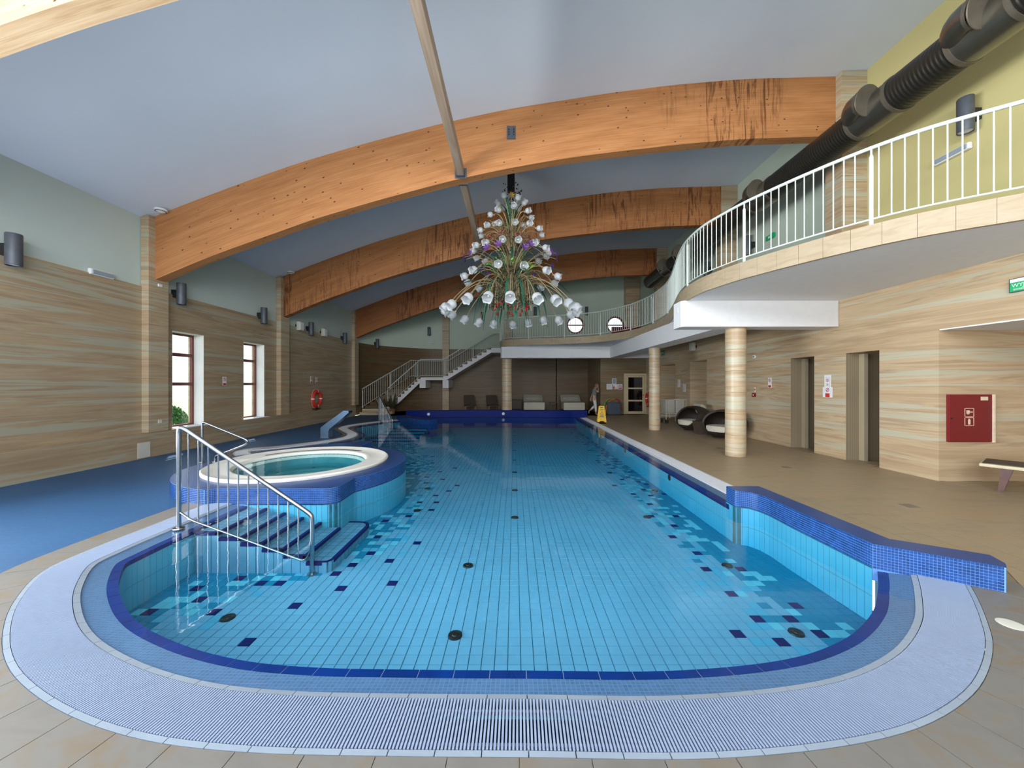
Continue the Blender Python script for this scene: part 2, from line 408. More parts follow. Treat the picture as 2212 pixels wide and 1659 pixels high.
# ------------------------------------------------------------------ 2D path helpers
def spline(pts, step=.05):
    P = [Vector(p) for p in pts]; out = []
    for i in range(len(P)-1):
        p0 = P[max(i-1, 0)]; p1 = P[i]; p2 = P[i+1]; p3 = P[min(i+2, len(P)-1)]
        n = max(2, int((p2-p1).length/step))
        t0, t1 = 0, max((p1-p0).length, 1e-3)**.5; t2 = t1+(p2-p1).length**.5; t3 = t2+max((p3-p2).length, 1e-3)**.5
        for k in range(n):
            t = t1+(t2-t1)*k/n
            A1 = p0*((t1-t)/(t1-t0))+p1*((t-t0)/(t1-t0)) if i else p1
            A2 = p1*((t2-t)/(t2-t1))+p2*((t-t1)/(t2-t1))
            A3 = p2*((t3-t)/(t3-t2))+p3*((t-t2)/(t3-t2)) if i < len(P)-2 else p2
            B1 = A1*((t2-t)/(t2-t0))+A2*((t-t0)/(t2-t0)) if i else A2
            B2 = A2*((t3-t)/(t3-t1))+A3*((t-t1)/(t3-t1)) if i < len(P)-2 else A2
            out.append(B1*((t2-t)/(t2-t1))+B2*((t-t1)/(t2-t1)))
    out.append(P[-1]); return resample(out, step)
def resample(P, step):
    P = [Vector(p) for p in P]; L = [0]
    for i in range(1, len(P)): L.append(L[-1]+(P[i]-P[i-1]).length)
    n = max(1, round(L[-1]/step)); out = []; j = 0
    for k in range(n+1):
        s = L[-1]*k/n
        while j < len(L)-2 and L[j+1] < s: j += 1
        d = L[j+1]-L[j]; out.append(P[j].lerp(P[j+1], (s-L[j])/d if d > 0 else 0))
    return out
def normals(P):
    N = []
    for i in range(len(P)):
        d = P[min(i+1, len(P)-1)]-P[max(i-1, 0)]; d.normalize(); N.append(Vector((-d.y, d.x)))
    return N
class Path:                                                    # offsets are to the left of travel
    def __init__(s, pts, step=.05, straight=False):
        s.P = resample(pts, step) if straight else spline(pts, step); s.N = normals(s.P); s.step = step
        for _ in range(3): s.N = [((s.N[max(i-1, 0)]+s.N[i]+s.N[min(i+1, len(s.N)-1)])).normalized() for i in range(len(s.N))]
        s.L = [0]
        for i in range(1, len(s.P)): s.L.append(s.L[-1]+(s.P[i]-s.P[i-1]).length)
        s.len = s.L[-1]
    def at(s, u, d=0):
        u = min(max(u, 0), s.len); i = min(int(u/s.len*(len(s.P)-1)), len(s.P)-2)
        while i < len(s.P)-2 and s.L[i+1] < u: i += 1
        while i > 0 and s.L[i] > u: i -= 1
        t = (u-s.L[i])/(s.L[i+1]-s.L[i]); p = s.P[i].lerp(s.P[i+1], t); n = s.N[i].lerp(s.N[i+1], t)
        return p+n*d
    def off(s, d): return [p+n*d for p, n in zip(s.P, s.N)]
    def band(s, g, u0, u1, d0, d1, z0, z1, z1b=None, mi=0, seg=.08):   # block between offsets d0<d1, top z1 (z1b at d1)
        k = max(1, int((u1-u0)/seg+.5)); z1b = z1 if z1b is None else z1b
        vs = []; fs = []
        for i in range(k+1):
            u = u0+(u1-u0)*i/k; a = s.at(u, d0); b = s.at(u, d1)
            vs += [(a.x, a.y, z0), (b.x, b.y, z0), (b.x, b.y, z1b), (a.x, a.y, z1)]
        for i in range(k):
            o = i*4
            for q in range(4): fs.append((o+q, o+(q+1) % 4, o+4+(q+1) % 4, o+4+q))
        fs += [(3, 2, 1, 0), (4*k, 4*k+1, 4*k+2, 4*k+3)]
        g.add(vs, fs, mi)
    def wall_tiles(s, g, d, z0, z1, pw, ph, gap=.004, t=.003, mi=0, u0=0, u1=None):    # small tiles standing on the left side
        u1 = s.len if u1 is None else u1; n = max(1, round((u1-u0)/pw)); r = max(1, round((z1-z0)/ph)); q = (u1-u0)/n; hh = (z1-z0)/r
        for i in range(n):
            a = u0+i*q+gap/2; b = u0+(i+1)*q-gap/2
            A0 = s.at(a, d); B0 = s.at(b, d); A1 = s.at(a, d+t); B1 = s.at(b, d+t)
            for j in range(r):
                za = z0+j*hh+gap/2; zb = z0+(j+1)*hh-gap/2
                g.add([(A0.x, A0.y, za), (B0.x, B0.y, za), (B0.x, B0.y, zb), (A0.x, A0.y, zb),
                       (A1.x, A1.y, za), (B1.x, B1.y, za), (B1.x, B1.y, zb), (A1.x, A1.y, zb)],
                      [(4, 7, 6, 5), (0, 4, 5, 1), (3, 2, 6, 7), (0, 3, 7, 4), (1, 5, 6, 2)], mi)
def inside(p, poly):
    x, y = p; c = False; j = len(poly)-1
    for i in range(len(poly)):
        xi, yi = poly[i][0], poly[i][1]; xj, yj = poly[j][0], poly[j][1]
        if (yi > y) != (yj > y) and x < (xj-xi)*(y-yi)/(yj-yi)+xi: c = not c
        j = i
    return c
def curve_fn(tab):
    def f(x):
        if x <= tab[0][0]: a, b = tab[0], tab[1]
        elif x >= tab[-1][0]: a, b = tab[-2], tab[-1]
        else:
            for i in range(len(tab)-1):
                if tab[i][0] <= x <= tab[i+1][0]: a, b = tab[i], tab[i+1]; break
        return a[1]+(b[1]-a[1])*(x-a[0])/(b[0]-a[0])
    def sm(x): return (f(x-.45)+2*f(x-.2)+3*f(x)+2*f(x+.2)+f(x+.45))/9
    return sm

# ================================================================== LARGE STRUCTURE
ZT = curve_fn([(-7.85, 5.25), (-7.26, 5.49), (-6.43, 5.80), (-5.63, 6.10), (-4.64, 6.44), (-3.15, 6.875), (-1.5, 7.30), (-.1, 7.60), (2.12, 7.95), (3.45, 8.12), (4.99, 8.25), (7.04, 8.31)])
ZB = curve_fn([(-7.87, 3.86), (-6.63, 4.38), (-5.40, 4.82), (-4.40, 5.18), (-2.95, 5.61), (-1.29, 6.05), (-.17, 6.29), (1.13, 6.52), (2.12, 6.65), (3.71, 6.83), (4.99, 6.94), (6.91, 7.00)])
g = G(); n = 64; vs = []
for i in range(n+1):
    x = -8.3+16.1*i/n; z = ZT(x)
    for y in (-4.2, 22.9): vs += [(x, y, z), (x, y, z+.12)]
fs = []
for i in range(n):
    o = 4*i; fs += [(o, o+2, o+6, o+4), (o+1, o+5, o+7, o+3), (o, o+4, o+5, o+1), (o+2, o+3, o+7, o+6)]
fs += [(0, 1, 3, 2), (4*n, 4*n+2, 4*n+3, 4*n+1)]
g.add(vs, fs); struct('ceiling', g, 'ceiling_paint', smooth=True)

def beam(y0, mat, label, x0=-7.87, x1=7.04, t=.23):
    root = thing('roof_beam', label, 'beam', (0, y0, 0), 'arched glulam roof beams')
    g = G(); g.uv = []; vs = []; n = 70
    for i in range(n+1):
        x = x0+(x1-x0)*i/n; a = ZB(x); b = ZT(x)
        vs += [(x, 0, a), (x, 0, b), (x, t, b), (x, t, a)]
        u = (x-x0)*1.05+y0*3.7; g.uv += [(u, 0), (u, b-a), (u, b-a+t), (u, -t)]
    fs = []
    for i in range(n):
        o = 4*i
        for q in range(4): fs.append((o+q, o+4+q, o+4+(q+1) % 4, o+(q+1) % 4))
    fs += [(0, 1, 2, 3), (4*n+3, 4*n+2, 4*n+1, 4*n)]
    g.add(vs, fs); obj('timber', g, mat, root, True); return root
b0 = beam(3.53, 'glulam_lit', 'pale lit arched timber beam crossing the top left corner, nearest of all')
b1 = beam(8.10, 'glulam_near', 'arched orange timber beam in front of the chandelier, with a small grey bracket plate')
b2 = beam(12.6, 'glulam_stained_dim', 'water-stained arched timber beam just behind the chandelier')
b3 = beam(18.35, 'glulam_far_dim', 'darkest and farthest arched timber beam above the staircase')
for b in (b0, b1, b2, b3): b['group'] = 'arched glulam roof beams'
g = G(); g.box(-.165, .03, -.012, 0, 6.93, 7.22); p = obj('bracket_plate', g, 'lamp_grey', b1, label='small grey steel plate with bolts')
for sx in (-.12, -.01):
    for k in range(3):
        g = G(); g.lathe([(.014, 0), (.014, .012), (.0, .016)], 8, (sx, -.012, 7.03+.055*k), M=Matrix.Rotation(R(90), 4, 'X')); obj('bolt', g, 'dark_metal', p)
# ridge purlin: one length per bay, carried by steel shoes on the beams
ys = [-4.1, 3.53, 3.76, 8.10, 8.33, 12.6, 12.83, 18.35, 18.58, 22.6]
for i, nm in enumerate(['nearest', 'second nearest', 'third, beside the chandelier', 'fourth, behind the chandelier', 'last, near the end wall']):
    r_ = thing('purlin', 'slim timber purlin running away under the ceiling, '+nm+' length', 'purlin', (-1.17, ys[2*i], 6.1), 'slim purlins between the roof beams')
    L = ys[2*i+1]-ys[2*i]
    g = G(); g.rbox(-.075, .075, .012, L-.012, 0, .20, .008); obj('timber', g, 'purlin_wood', r_)
    for e, s_ in ((0, 1), (L, -1)):
        if 0 < i or e: 
            if i == 4 and e: continue
            g = G(); g.box(-.09, .09, min(e, e+s_*.10), max(e, e+s_*.10), -.012, -.002); g.box(-.13, .13, min(e, e+s_*.012), max(e, e+s_*.012), -.03, .2)
            g.box(-.09, -.077, min(e, e+s_*.10), max(e, e+s_*.10), -.01, .14); g.box(.077, .09, min(e, e+s_*.10), max(e, e+s_*.10), -.01, .14)
            obj('steel_shoe', g, 'lamp_grey', r_)

# --- left wall
WIN = [(8.66, 9.54), (10.94, 11.85)]; WT = 2.83; LED = .53
g = G()
ycuts = [-4.2, WIN[0][0], WIN[0][1], WIN[1][0], WIN[1][1], 18.7]
g.box(-8.4, -8.0, -4.2, 18.7, 0, LED)
for a, b in ((-4.2, -3.2), (4.6, 8.66), (9.54, 10.94), (11.85, 18.7)): g.box(-8.4, -8.0, a, b, LED, WT)
g.box(-8.4, -8.0, -4.2, 18.7, WT, 3.68)
g.box(-8.4, -8.03, -4.2, 18.7, 3.68, 5.35, 1)
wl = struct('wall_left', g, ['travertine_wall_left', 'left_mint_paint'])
g = G(); g.box(-8.0, -7.86, -4.0, 18.3, 0, LED); struct('ledge', g, 'travertine_wall_left', wl, label='low stone-clad ledge under the windows')
g = G(); g.box(-7.855, -7.845, 7.72, 7.98, .02, .34); struct('access_panel', g, 'box_cream', wl, label='small pale access panel low on the ledge')
for i, (a, b) in enumerate(WIN):
    g = G(); X = -8.28
    wn = bpy.data.objects.new('window_%d' % (i+1), None); C.objects.link(wn); wn.location = (X, (a+b)/2, LED); wn['kind'] = 'structure'
    h = WT-LED; hw = (b-a)/2
    def fr(*q): g = G(); g.box(*q); return g
    f = fr(-.03, .03, -hw, -hw+.055, 0, h); f.box(-.03, .03, hw-.055, hw, 0, h); f.box(-.03, .03, -hw+.055, hw-.055, 0, .055); f.box(-.03, .03, -hw+.055, hw-.055, h-.055, h)
    fo = obj('window_frame', f, 'window_frame_red', wn)
    for z in (1.05, 1.77): obj('transom', fr(-.03, .03, -hw+.055, hw-.055, z-.04, z+.04), 'window_frame_red', wn)
    for z0, z1 in ((.055, 1.01), (1.09, 1.73), (1.81, h-.055)): obj('pane', fr(-.006, .002, -hw+.055, hw-.055, z0, z1), 'pane_glass', wn)
    f = fr(.03, .279, hw-.006, hw, 0, h); f.box(.03, .279, -hw, -hw+.006, 0, h); f.box(.03, .279, -hw, hw, h-.006, h); obj('reveal', f, 'white_paint', wn)
    obj('window_sill', fr(-.0, .425, -hw-.02, hw+.04, 0, .014), 'white_paint', wn)
# pilasters
PIL = []
def pilaster(par, x0, x1, y0, y1, z0, z1, label, mat='travertine_pillar'):
    g = G(); n = max(2, round((z1-z0)/.62)); h = (z1-z0)/n
    r_ = bpy.data.objects.new('pilaster', None); C.objects.link(r_); r_.location = ((x0+x1)/2, (y0+y1)/2, z0); r_['label'] = label
    PIL.append((r_, par))
    hx, hy = (x1-x0)/2, (y1-y0)/2
    for k in range(n):
        g = G(); g.rbox(-hx, hx, -hy, hy, k*h+.001, (k+1)*h-.001, .003); obj('stone_panel', g, mat, r_)
    return r_
for k, (y, nm) in enumerate(((7.95, 'nearest on the window side'), (12.46, 'between the second window and the wall lifebuoy'), (18.22, 'at the foot of the stairs'))):
    pilaster('wall_left', -8.02, -7.85, y, y+.46, LED+.002, ZT(-7.93)-.01, 'beige stone pilaster carrying a roof beam, '+nm)
for k, (y, nm) in enumerate(((7.95, 'beside the yellow wall'), (12.56, 'behind the balcony rail, mid hall'), (18.25, 'at the far end behind the duct'))):
    pilaster('wall_upper_right', 7.03, 7.58, y, y+.42, 3.64, ZT(7.3)-.01, 'beige stone pilaster on the balcony side, '+nm)
pilaster('wall_back', -4.36, -3.96, 22.44, 22.72, 0, ZT(-4.16)-.02, 'flat stone pilaster on the end wall above the stair landing')
pilaster('wall_back', -.60, -.14, 22.44, 22.72, 3.64, ZT(-.4)-.02, 'flat stone pilaster on the end wall behind the stair head')
pilaster('wall_back', 6.72, 7.56, 22.30, 22.72, 3.64, ZT(7.1)-.02, 'broad stone pilaster in the far right balcony corner')

# --- end wall with the curved corner
BW = Path([(-8.0, 18.3), (-8.02, 18.98), (-7.57, 20.39), (-6.56, 21.5), (-5.49, 22.25), (-4.3, 22.62), (-3.0, 22.7), (0, 22.7), (2.6, 22.7)], .2)
g = G(); BW.band(g, 0, BW.len, 0, .3, 0, 3.71, seg=.2)
BW.band(g, 0, BW.len, .02, .3, 3.71, 8.5, mi=1, seg=.2)
g.box(2.55, 7.8, 22.7, 23.0, 0, 3.7)
holes = [(3.75, 5.2, .54), (6.2, 5.2, .54)]
def wall_holes(g, x0, x1, z0, z1, y0, y1, hs, mi):
    outer = [(x0, z0), (x1, z0), (x1, z1), (x0, z1)]; rings = [outer]; N = 32
    for cx, cz, r_ in hs: rings.append([(cx+r_*math.cos(2*math.pi*k/N), cz+r_*math.sin(2*math.pi*k/N)) for k in range(N)])
    ts = tessellate_polygon([[Vector((a, b, 0)) for a, b in rg] for rg in rings]); fl = [p for rg in rings for p in rg]
    for y in (y0, y1): g.add([(a, y, b) for a, b in fl], [tuple(t) for t in ts], mi)
    for rg in rings[1:]: g.add([(a, y0, b) for a, b in rg]+[(a, y1, b) for a, b in rg], [(k, (k+1) % N, N+(k+1) % N, N+k) for k in range(N)], mi)
wall_holes(g, 2.6, 7.8, 3.7, 8.5, 22.72, 23.0, holes, 1)
struct('wall_back', g, ['travertine_brown_shade', 'mint_paint'])
for i, (cx, cz, r_) in enumerate(holes):
    wn = bpy.data.objects.new('window_%d' % (i+3), None); C.objects.link(wn); wn.location = (cx, 22.82, cz); wn['kind'] = 'structure'
    RX = Matrix.Rotation(R(90), 4, 'X')
    g = G(); g.lathe([(r_-.10, -.03), (r_, -.03), (r_, .06), (r_-.10, .06)], 32, M=RX, close=True); obj('window_frame', g, 'window_frame_red', wn)
    g = G(); g.box(-r_+.03, r_-.03, -.03, .03, -.035, .035); obj('transom', g, 'window_frame_red', wn)
    for s_ in (1, -1):
        g = G(); pl = [((r_-.10)*math.cos(R(a)), s_*((r_-.10)*math.sin(R(a)))) for a in range(4, 177, 8)]
        g.add([(x, 0, z) for x, z in pl]+[(x, .006, z) for x, z in pl], [tuple(range(len(pl))), tuple(range(2*len(pl)-1, len(pl)-1, -1))]); obj('pane', g, 'pane_glass', wn)
# door wall and the recess beside it
g = G(); g.box(4.51, 5.75, 19.4, 22.72, 0, 3.36); g.box(5.75, 6.93, 19.4, 19.62, 2.13, 3.36); g.box(5.75, 6.93, 20.3, 20.4, 0, 2.13)
g.box(6.93, 7.6, 19.4, 22.72, 0, 3.36); struct('wall_recess', g, 'travertine_recess_shade')
# door
d = bpy.data.objects.new('door_1', None); C.objects.link(d); d.location = (6.34, 19.42, 0); d['kind'] = 'structure'; d['label'] = 'cream framed door with three dark glass panes'
def part(name, mat, par, *q, **k):
    g = G(); g.box(*q); return obj(name, g, mat, par, **k)
g = G(); g.box(-.60, -.50, -.05, .06, 0, 2.13); g.box(.50, .58, -.05, .06, 0, 2.13); g.box(-.50, .50, -.05, .06, 2.03, 2.13); obj('door_frame', g, 'door_cream', d)
g = G(); g.box(-.49, -.37, -.02, .03, .01, 2.02); g.box(.37, .49, -.02, .03, .01, 2.02)
for a, b in ((.01, .15), (.67, .75), (1.31, 1.39), (1.93, 2.02)): g.box(-.37, .37, -.02, .03, a, b)
lf = obj('door_leaf', g, 'door_cream', d)
for a, b in ((.15, .67), (.75, 1.31), (1.39, 1.93)): part('pane', 'black_glass', lf, -.37, .37, 0, .01, a, b)
g = G(); g.tube([(.43, -.02, 1.0), (.43, -.06, 1.0), (.33, -.06, 1.0)], .011, 8); obj('door_handle', g, 'steel', lf)

# --- right wall, lower storey
g = G()
for a, b in ((6.02, 7.0), (7.71, 8.52), (9.25, 13.27), (14.56, 15.9), (17.5, 19.4)): g.box(6.9, 7.95, a, b, 0, 3.36)
for a, b in ((7.0, 7.71), (8.52, 9.25)): g.box(6.9, 7.95, a, b, 2.22, 3.36)
for a, b in ((13.27, 14.56), (15.9, 17.5)): g.box(6.9, 7.95, a, b, 2.45, 3.36); g.box(7.56, 7.95, a, b, 0, 2.45)
g.box(6.9, 9.6, -4.2, 6.02, 2.47, 3.36); g.box(7.95, 9.6, 6.02, 6.3, 0, 3.36); g.box(9.5, 9.7, -4.2, 6.02, 0, 2.5)
wr = struct('wall_right', g, 'travertine')
g = G(); g.box(6.905, 9.5, -4.0, 6.015, 2.45, 2.47); struct('recess_ceiling', g, 'white_paint', wr)
for a, b in ((7.0, 7.71), (8.52, 9.25)):
    g = G(); g.box(7.85, 7.95, a, b, 0, 2.22); g.box(6.905, 7.85, b-.006, b, 0, 2.22); g.box(6.905, 7.85, a, a+.006, 0, 2.22); struct('shower_lining', g, 'shower_mosaic', wr)
    g = G(); g.box(7.17, 7.25, b-.12, b-.006, 0, 2.2); struct('mosaic_pier', g, 'bright_mosaic', wr, label='narrow bright mosaic pier inside the doorway')
# upper storey
g = G(); g.box(7.58, 7.8, -4.2, 8.0, 3.36, 8.5); g.box(7.58, 7.8, 8.0, 23.0, 3.36, 8.5, 1)
struct('wall_upper_right', g, ['yellow_paint', 'mint_paint'])
# front wall behind the photographer, with its two bands of glazing
g = G(); g.box(-8.4, 9.7, -4.25, -4.0, 0, .35); g.box(-8.4, 9.7, -4.25, -4.0, 3.62, 4.1); g.box(-8.4, -7.3, -4.25, -4.0, .35, 3.62); g.box(5.3, 9.7, -4.25, -4.0, .35, 3.62)
g.box(-8.4, -5.6, -4.25, -4.0, 4.1, 8.5); g.box(4.6, 9.7, -4.25, -4.0, 4.1, 8.5); g.box(-5.6, 4.6, -4.25, -4.0, 5.7, 8.5)
struct('wall_front', g, 'white_paint')
wn = bpy.data.objects.new('window_5', None); C.objects.link(wn); wn.location = (-1, -4.1, .35); wn['kind'] = 'structure'
for k in range(7):
    x = -6.3+2.1*k; part('mullion', 'window_frame_red', wn, x-.04, x+.04, -.04, .04, 0, 3.27)

for r_, par in PIL: r_.parent = bpy.data.objects[par]
# --- balcony
EDGE = Path([(-.66, 18.3), (-.62, 17.7), (-.32, 17.25), (.45, 16.93), (2.065, 16.48), (3.516, 15.72), (4.40, 14.4), (4.68, 13.3), (4.73, 12.47), (4.66, 11.47), (4.50, 10.72), (4.16, 9.6), (3.90, 8.8), (3.72, 8.1), (3.655, 7.55), (3.67, 7.07), (3.74, 6.75), (3.855, 6.32), (4.03, 5.89), (4.277, 5.38), (4.58, 4.87), (4.90, 4.48), (5.37, 4.11), (5.95, 3.74), (6.7, 3.4), (7.5, 3.1)], .06)
bal = thing('balcony', 'curved white-bellied gallery with a beige stone fascia sweeping along the right side', 'balcony', (0, 0, 0))
poly = [tuple(p) for p in EDGE.off(.012)][::2]+[(7.57, 3.1), (7.57, 22.68), (-1.3, 22.68), (-1.3, 20.92), (-.7, 20.92)]
g = G(); g.prism(poly, 3.355, 3.62, 0, 1); obj('slab', g, ['white_paint', 'band_tile'], bal)
n = round(EDGE.len/.30)
for k in range(n):
    g = G(); EDGE.band(g, EDGE.len*k/n+.0015, EDGE.len*(k+1)/n-.0015, -.04, .01, 3.35, 3.635); obj('fascia_tile', g, 'fascia_stone', bal)
g = G(); g.box(3.62, 6.89, 7.87, 8.33, 2.80, 3.352); g.prism([(3.56, 7.93), (3.62, 7.87), (3.62, 8.33), (3.56, 8.27)], 2.80, 3.352)
obj('cross_beam', g, 'white_paint', bal)
g = G(); g.box(4.53, 5.12, 8.335, 17.55, 2.82, 3.352); obj('long_beam', g, 'white_paint', bal)
g = G(); g.prism([(-.66, 17.75), (-.6, 17.58), (-.45, 17.555), (6.89, 17.555), (6.89, 18.15), (-.66, 18.15)], 2.825, 3.352); obj('end_beam', g, 'white_paint', bal)
part('light_switch', 'white_plastic', bal, 3.552, 3.56, 8.05, 8.12, 3.13, 3.23)

def column(x, y, r_, z1, label):
    t = thing('column', label, 'column', (x, y, 0), 'round stone columns under the balcony'); n = 6; h = z1/n
    for k in range(n):
        g = G(); g.lathe([(r_-.004, k*h+.001), (r_, k*h+.006), (r_, (k+1)*h-.006), (r_-.004, (k+1)*h-.001)], 40); obj('stone_drum', g, 'travertine', t, True)
column(4.88, 8.17, .205, 2.80, 'large round beige stone column nearest the camera under the balcony')
column(4.84, 12.78, .19, 2.82, 'round beige stone column in the middle of the gallery row')
column(-.37, 18.35, .25, 2.825, 'round beige stone column behind the far blue pool wall')

def railing(name, label, path, zf, hgt, post_step, bal_step, group, mat='rail_paint', rr=.024, bottom=.09, u0=0, u1=None, posts=True):
    """path: Path; zf(u): floor height under the rail"""
    u1 = path.len if u1 is None else u1
    t = thing(name, label, 'railing', (0, 0, 0), group)
    N = max(2, int((u1-u0)/.1)); us = [u0+(u1-u0)*i/N for i in range(N+1)]
    g = G(); g.tube([(*path.at(u), zf(u)+hgt) for u in us], rr, 10); obj('top_rail', g, mat, t, True)
    g = G(); g.tube([(*path.at(u), zf(u)+bottom) for u in us], .012, 8); obj('bottom_rail', g, mat, t, True)
    n = max(1, round((u1-u0)/post_step)) if post_step else 1
    pu = [u0+.02+(u1-u0-.04)*k/n for k in range(n+1)] if posts else []
    for u in pu:
        p = path.at(u); z = zf(u); g = G(); g.lathe([(.024, z), (.024, z+hgt-.12), (.012, z+hgt-.09), (.012, z+hgt)], 12, (p.x, p.y, 0)); obj('post', g, mat, t, True)
    nb = round((u1-u0)/bal_step); base = None
    for k in range(1, nb):
        u = u0+(u1-u0)*k/nb
        if any(abs(u-q) < .045 for q in pu): continue
        p = path.at(u)
        if base is None:
            g = G(); g.lathe([(.008, bottom), (.008, hgt)], 8); base = g.data('baluster', mat, True)
        link('baluster', base, t, (p.x, p.y, zf(u)))
    return t
railing('balcony_railing', 'white painted balcony railing with thin balusters following the curved gallery edge', EDGE, lambda u: 3.625, 1.015, 1.62, .115, None, u0=.55, u1=EDGE.len-.1)

# ================================================================== FLOOR AND POOL
POUT = [(-4.05, 5.0), (-4.05, 4.2), (-4.045, 3.55), (-3.985, 3.15), (-3.64, 2.70), (-3.22, 2.331), (-2.83, 2.07), (-2.45, 1.887), (-2.025, 1.735), (-1.6, 1.635), (-1.156, 1.588), (-.6, 1.572), (.04, 1.566), (.862, 1.562), (1.507, 1.625), (1.924, 1.72), (2.337, 1.885), (2.626, 2.05), (2.913, 2.255), (3.088, 2.411), (3.332, 2.648), (3.56, 2.89), (3.76, 3.12)]
P1 = Path(POUT)                                                    # overflow edge round the near end
P2 = Path([(3.39, 4.9), (3.39, 17.3)], .1, True)                   # straight side under the gallery
P3 = Path([(-4.9, 17.0), (-5.22, 16.5), (-5.81, 15.66), (-6.22, 14.75), (-6.40, 14.05), (-6.28, 13.2), (-5.77, 12.4), (-5.24, 11.6), (-5.09, 10.95), (-5.28, 10.4), (-5.62, 9.87), (-6.0, 9.4), (-6.42, 9.08), (-6.55, 8.75), (-6.35, 8.35), (-5.9, 7.95), (-5.3, 7.55)])
D_TRIM, D_GRATE, D_LIP, D_STRIP, D_EDGE = .026, .285, .325, .455, .515
XE = .515
BLK = [(2.875, 5.02), (2.872, 4.82), (2.90, 4.79), (3.0, 4.76), (3.066, 4.64), (3.092, 4.48), (3.085, 4.1), (3.095, 3.7), (3.105, 3.21), (3.716, 2.797), (3.79, 2.86), (3.85, 3.0), (3.349, 3.31), (3.31, 5.02)]
SC = Vector((-3.72, 6.54)); SR = 1.73                              # round spa block
def arc(c, r_, a0, a1, n): return [(c[0]+r_*math.cos(R(a0+(a1-a0)*k/n)), c[1]+r_*math.sin(R(a0+(a1-a0)*k/n))) for k in range(n+1)]
# outline of the spa block, clockwise from the left edge over the back
front = [(-3.95, 4.90), (-2.52, 4.90)]+arc((-2.52, 5.06), .16, -90, 0, 6)[1:]+[(-2.36, 5.30)]
sp_right = arc(SC, SR, -38, 80, 40)                                # from the notch round the water side
wedge = [(-3.43, 8.30), (-3.43, 8.93)]+arc((-3.50, 8.93), .07, 0, 90, 3)[1:]+[(-3.62, 9.0), (-3.95, 8.80), (-4.42, 8.40), (-4.72, 8.04), (-4.93, 7.72), (-5.17, 7.37)]
sp_left = arc(SC, SR, 152, 262, 34)
SPA = front+sp_right+wedge+sp_left[:-1]
# --- deck: left (blue mosaic) and right (beige) slabs round the basin
ia = min(range(len(P1.P)), key=lambda i: abs(P1.P[i].x+1.25)+(0 if P1.P[i].y < 2 else 9))
left_poly = [(-7.9, -4.05), (-1.25, -4.05)]+[tuple(p) for p in P1.P[:ia+1]][::-1]+[(-4.05, 5.2), (-5.0, 7.3)]+[tuple(p) for p in P3.P][::-1]+[(-4.9, 18.4), (-4.9, 22.75), (-7.9, 22.75)]
right_poly = [(-1.25, -4.05), (9.6, -4.05), (9.6, 23.0), (-4.9, 22.75), (-4.9, 18.4), (3.39, 18.4)]+[tuple(p) for p in P2.P][::-2]+[(3.39, 4.0), (3.6, 3.2)]+[tuple(p) for p in P1.P[ia:]][::-1]
def slab(poly, z0, z1):
    g = G(); g.prism(poly, z0, z1); return g
floor = struct('floor', slab(right_poly, -.12, -.005), 'grout_beige')
obj('blue_mosaic_deck', slab(left_poly, -.12, 0), 'deck_mosaic', floor, label='blue mosaic paving on the window side')
# beige band of tiles round the near end
NB = int(P1.len/.30); base_n = 0
for k in range(NB):
    g = G(); P1.band(g, P1.len*k/NB+.002, P1.len*(k+1)/NB-.002, -.30, -.003, -.03, .003); obj('band_tile', g, 'band_tile', floor)
NB3 = int(P3.len/.30); g = G(); P3.band(g, 0, P3.len-.9, -.12, -.003, -.03, .003, seg=.1); obj('band_strip', g, 'band_tile', floor)
# rectangular deck tiles, clipped where they meet the band
def clip(poly, p, n):                                              # keep side where (q-p).n > 0
    out = []
    for i in range(len(poly)):
        a = Vector(poly[i]); b = Vector(poly[(i+1) % len(poly)]); da = (a-p).dot(n); db = (b-p).dot(n)
        if da >= 0: out.append(tuple(a))
        if (da >= 0) != (db >= 0): out.append(tuple(a.lerp(b, da/(da-db))))
    return out
TW, TL = .30, .60
cells = []
B1 = P1.off(-.302)
for i in range(-16, 21):
    for j in range(-1, 37):
        x0 = 3.392+TW*i; y0 = .3+TL*j+(.3 if i % 2 else 0)
        x1 = x0+TW-.004; y1 = y0+TL-.004
        pl = [(x0, y0), (x1, y0), (x1, y1), (x0, y1)]; c_ = Vector(((x0+x1)/2, (y0+y1)/2))
        if x0 < -1.25 or x1 > 9.5: continue
        if c_.y < 4.6:
            q = min(range(len(B1)), key=lambda t: (B1[t]-c_).length)
            if (B1[q]-c_).length < .5: pl = clip(pl, B1[q], -P1.N[q])
            elif inside(c_, [tuple(p) for p in B1]): continue
            if len(pl) < 3: continue
        if c_.y >= 3 and x0 < 3.38: continue
        if x1 > 6.9 and c_.y > 6.0: 
            if c_.y > 19.3 : continue
            if not (7.0 < c_.y < 7.8 or 8.4 < c_.y < 9.4 or 13.2 < c_.y < 14.6 or 15.8 < c_.y < 17.6):
                if x0 > 6.9: continue
                x1 = 6.9; pl = [(x0, y0), (x1, y0), (x1, y1), (x0, y1)]
            elif x0 > 7.8: continue
        vis = c_.y > 1 and abs(c_.x)/c_.y < 1.5
        cells.append((c_.length if vis else 99, pl))
cells.sort(key=lambda t: t[0])
for k, (d_, pl) in enumerate(cells[:250]):
    if d_ > 50: break
    g = G(); g.prism(pl, -.03, 0, tri=False); obj('tile', g, 'deck_tile', floor)
g = G()
for d_, pl in cells[k:]: g.prism(pl, -.03, 0, tri=False)
obj('far_tiles', g, 'deck_tile', floor, stuff=True)
g = G(); g.box(-7.9, 4.5, 18.5, 22.7, -.03, .0); g.box(4.5, 6.9, 19.0, 19.4, -.03, 0); obj('rear_deck', g, 'deck_tile', floor)

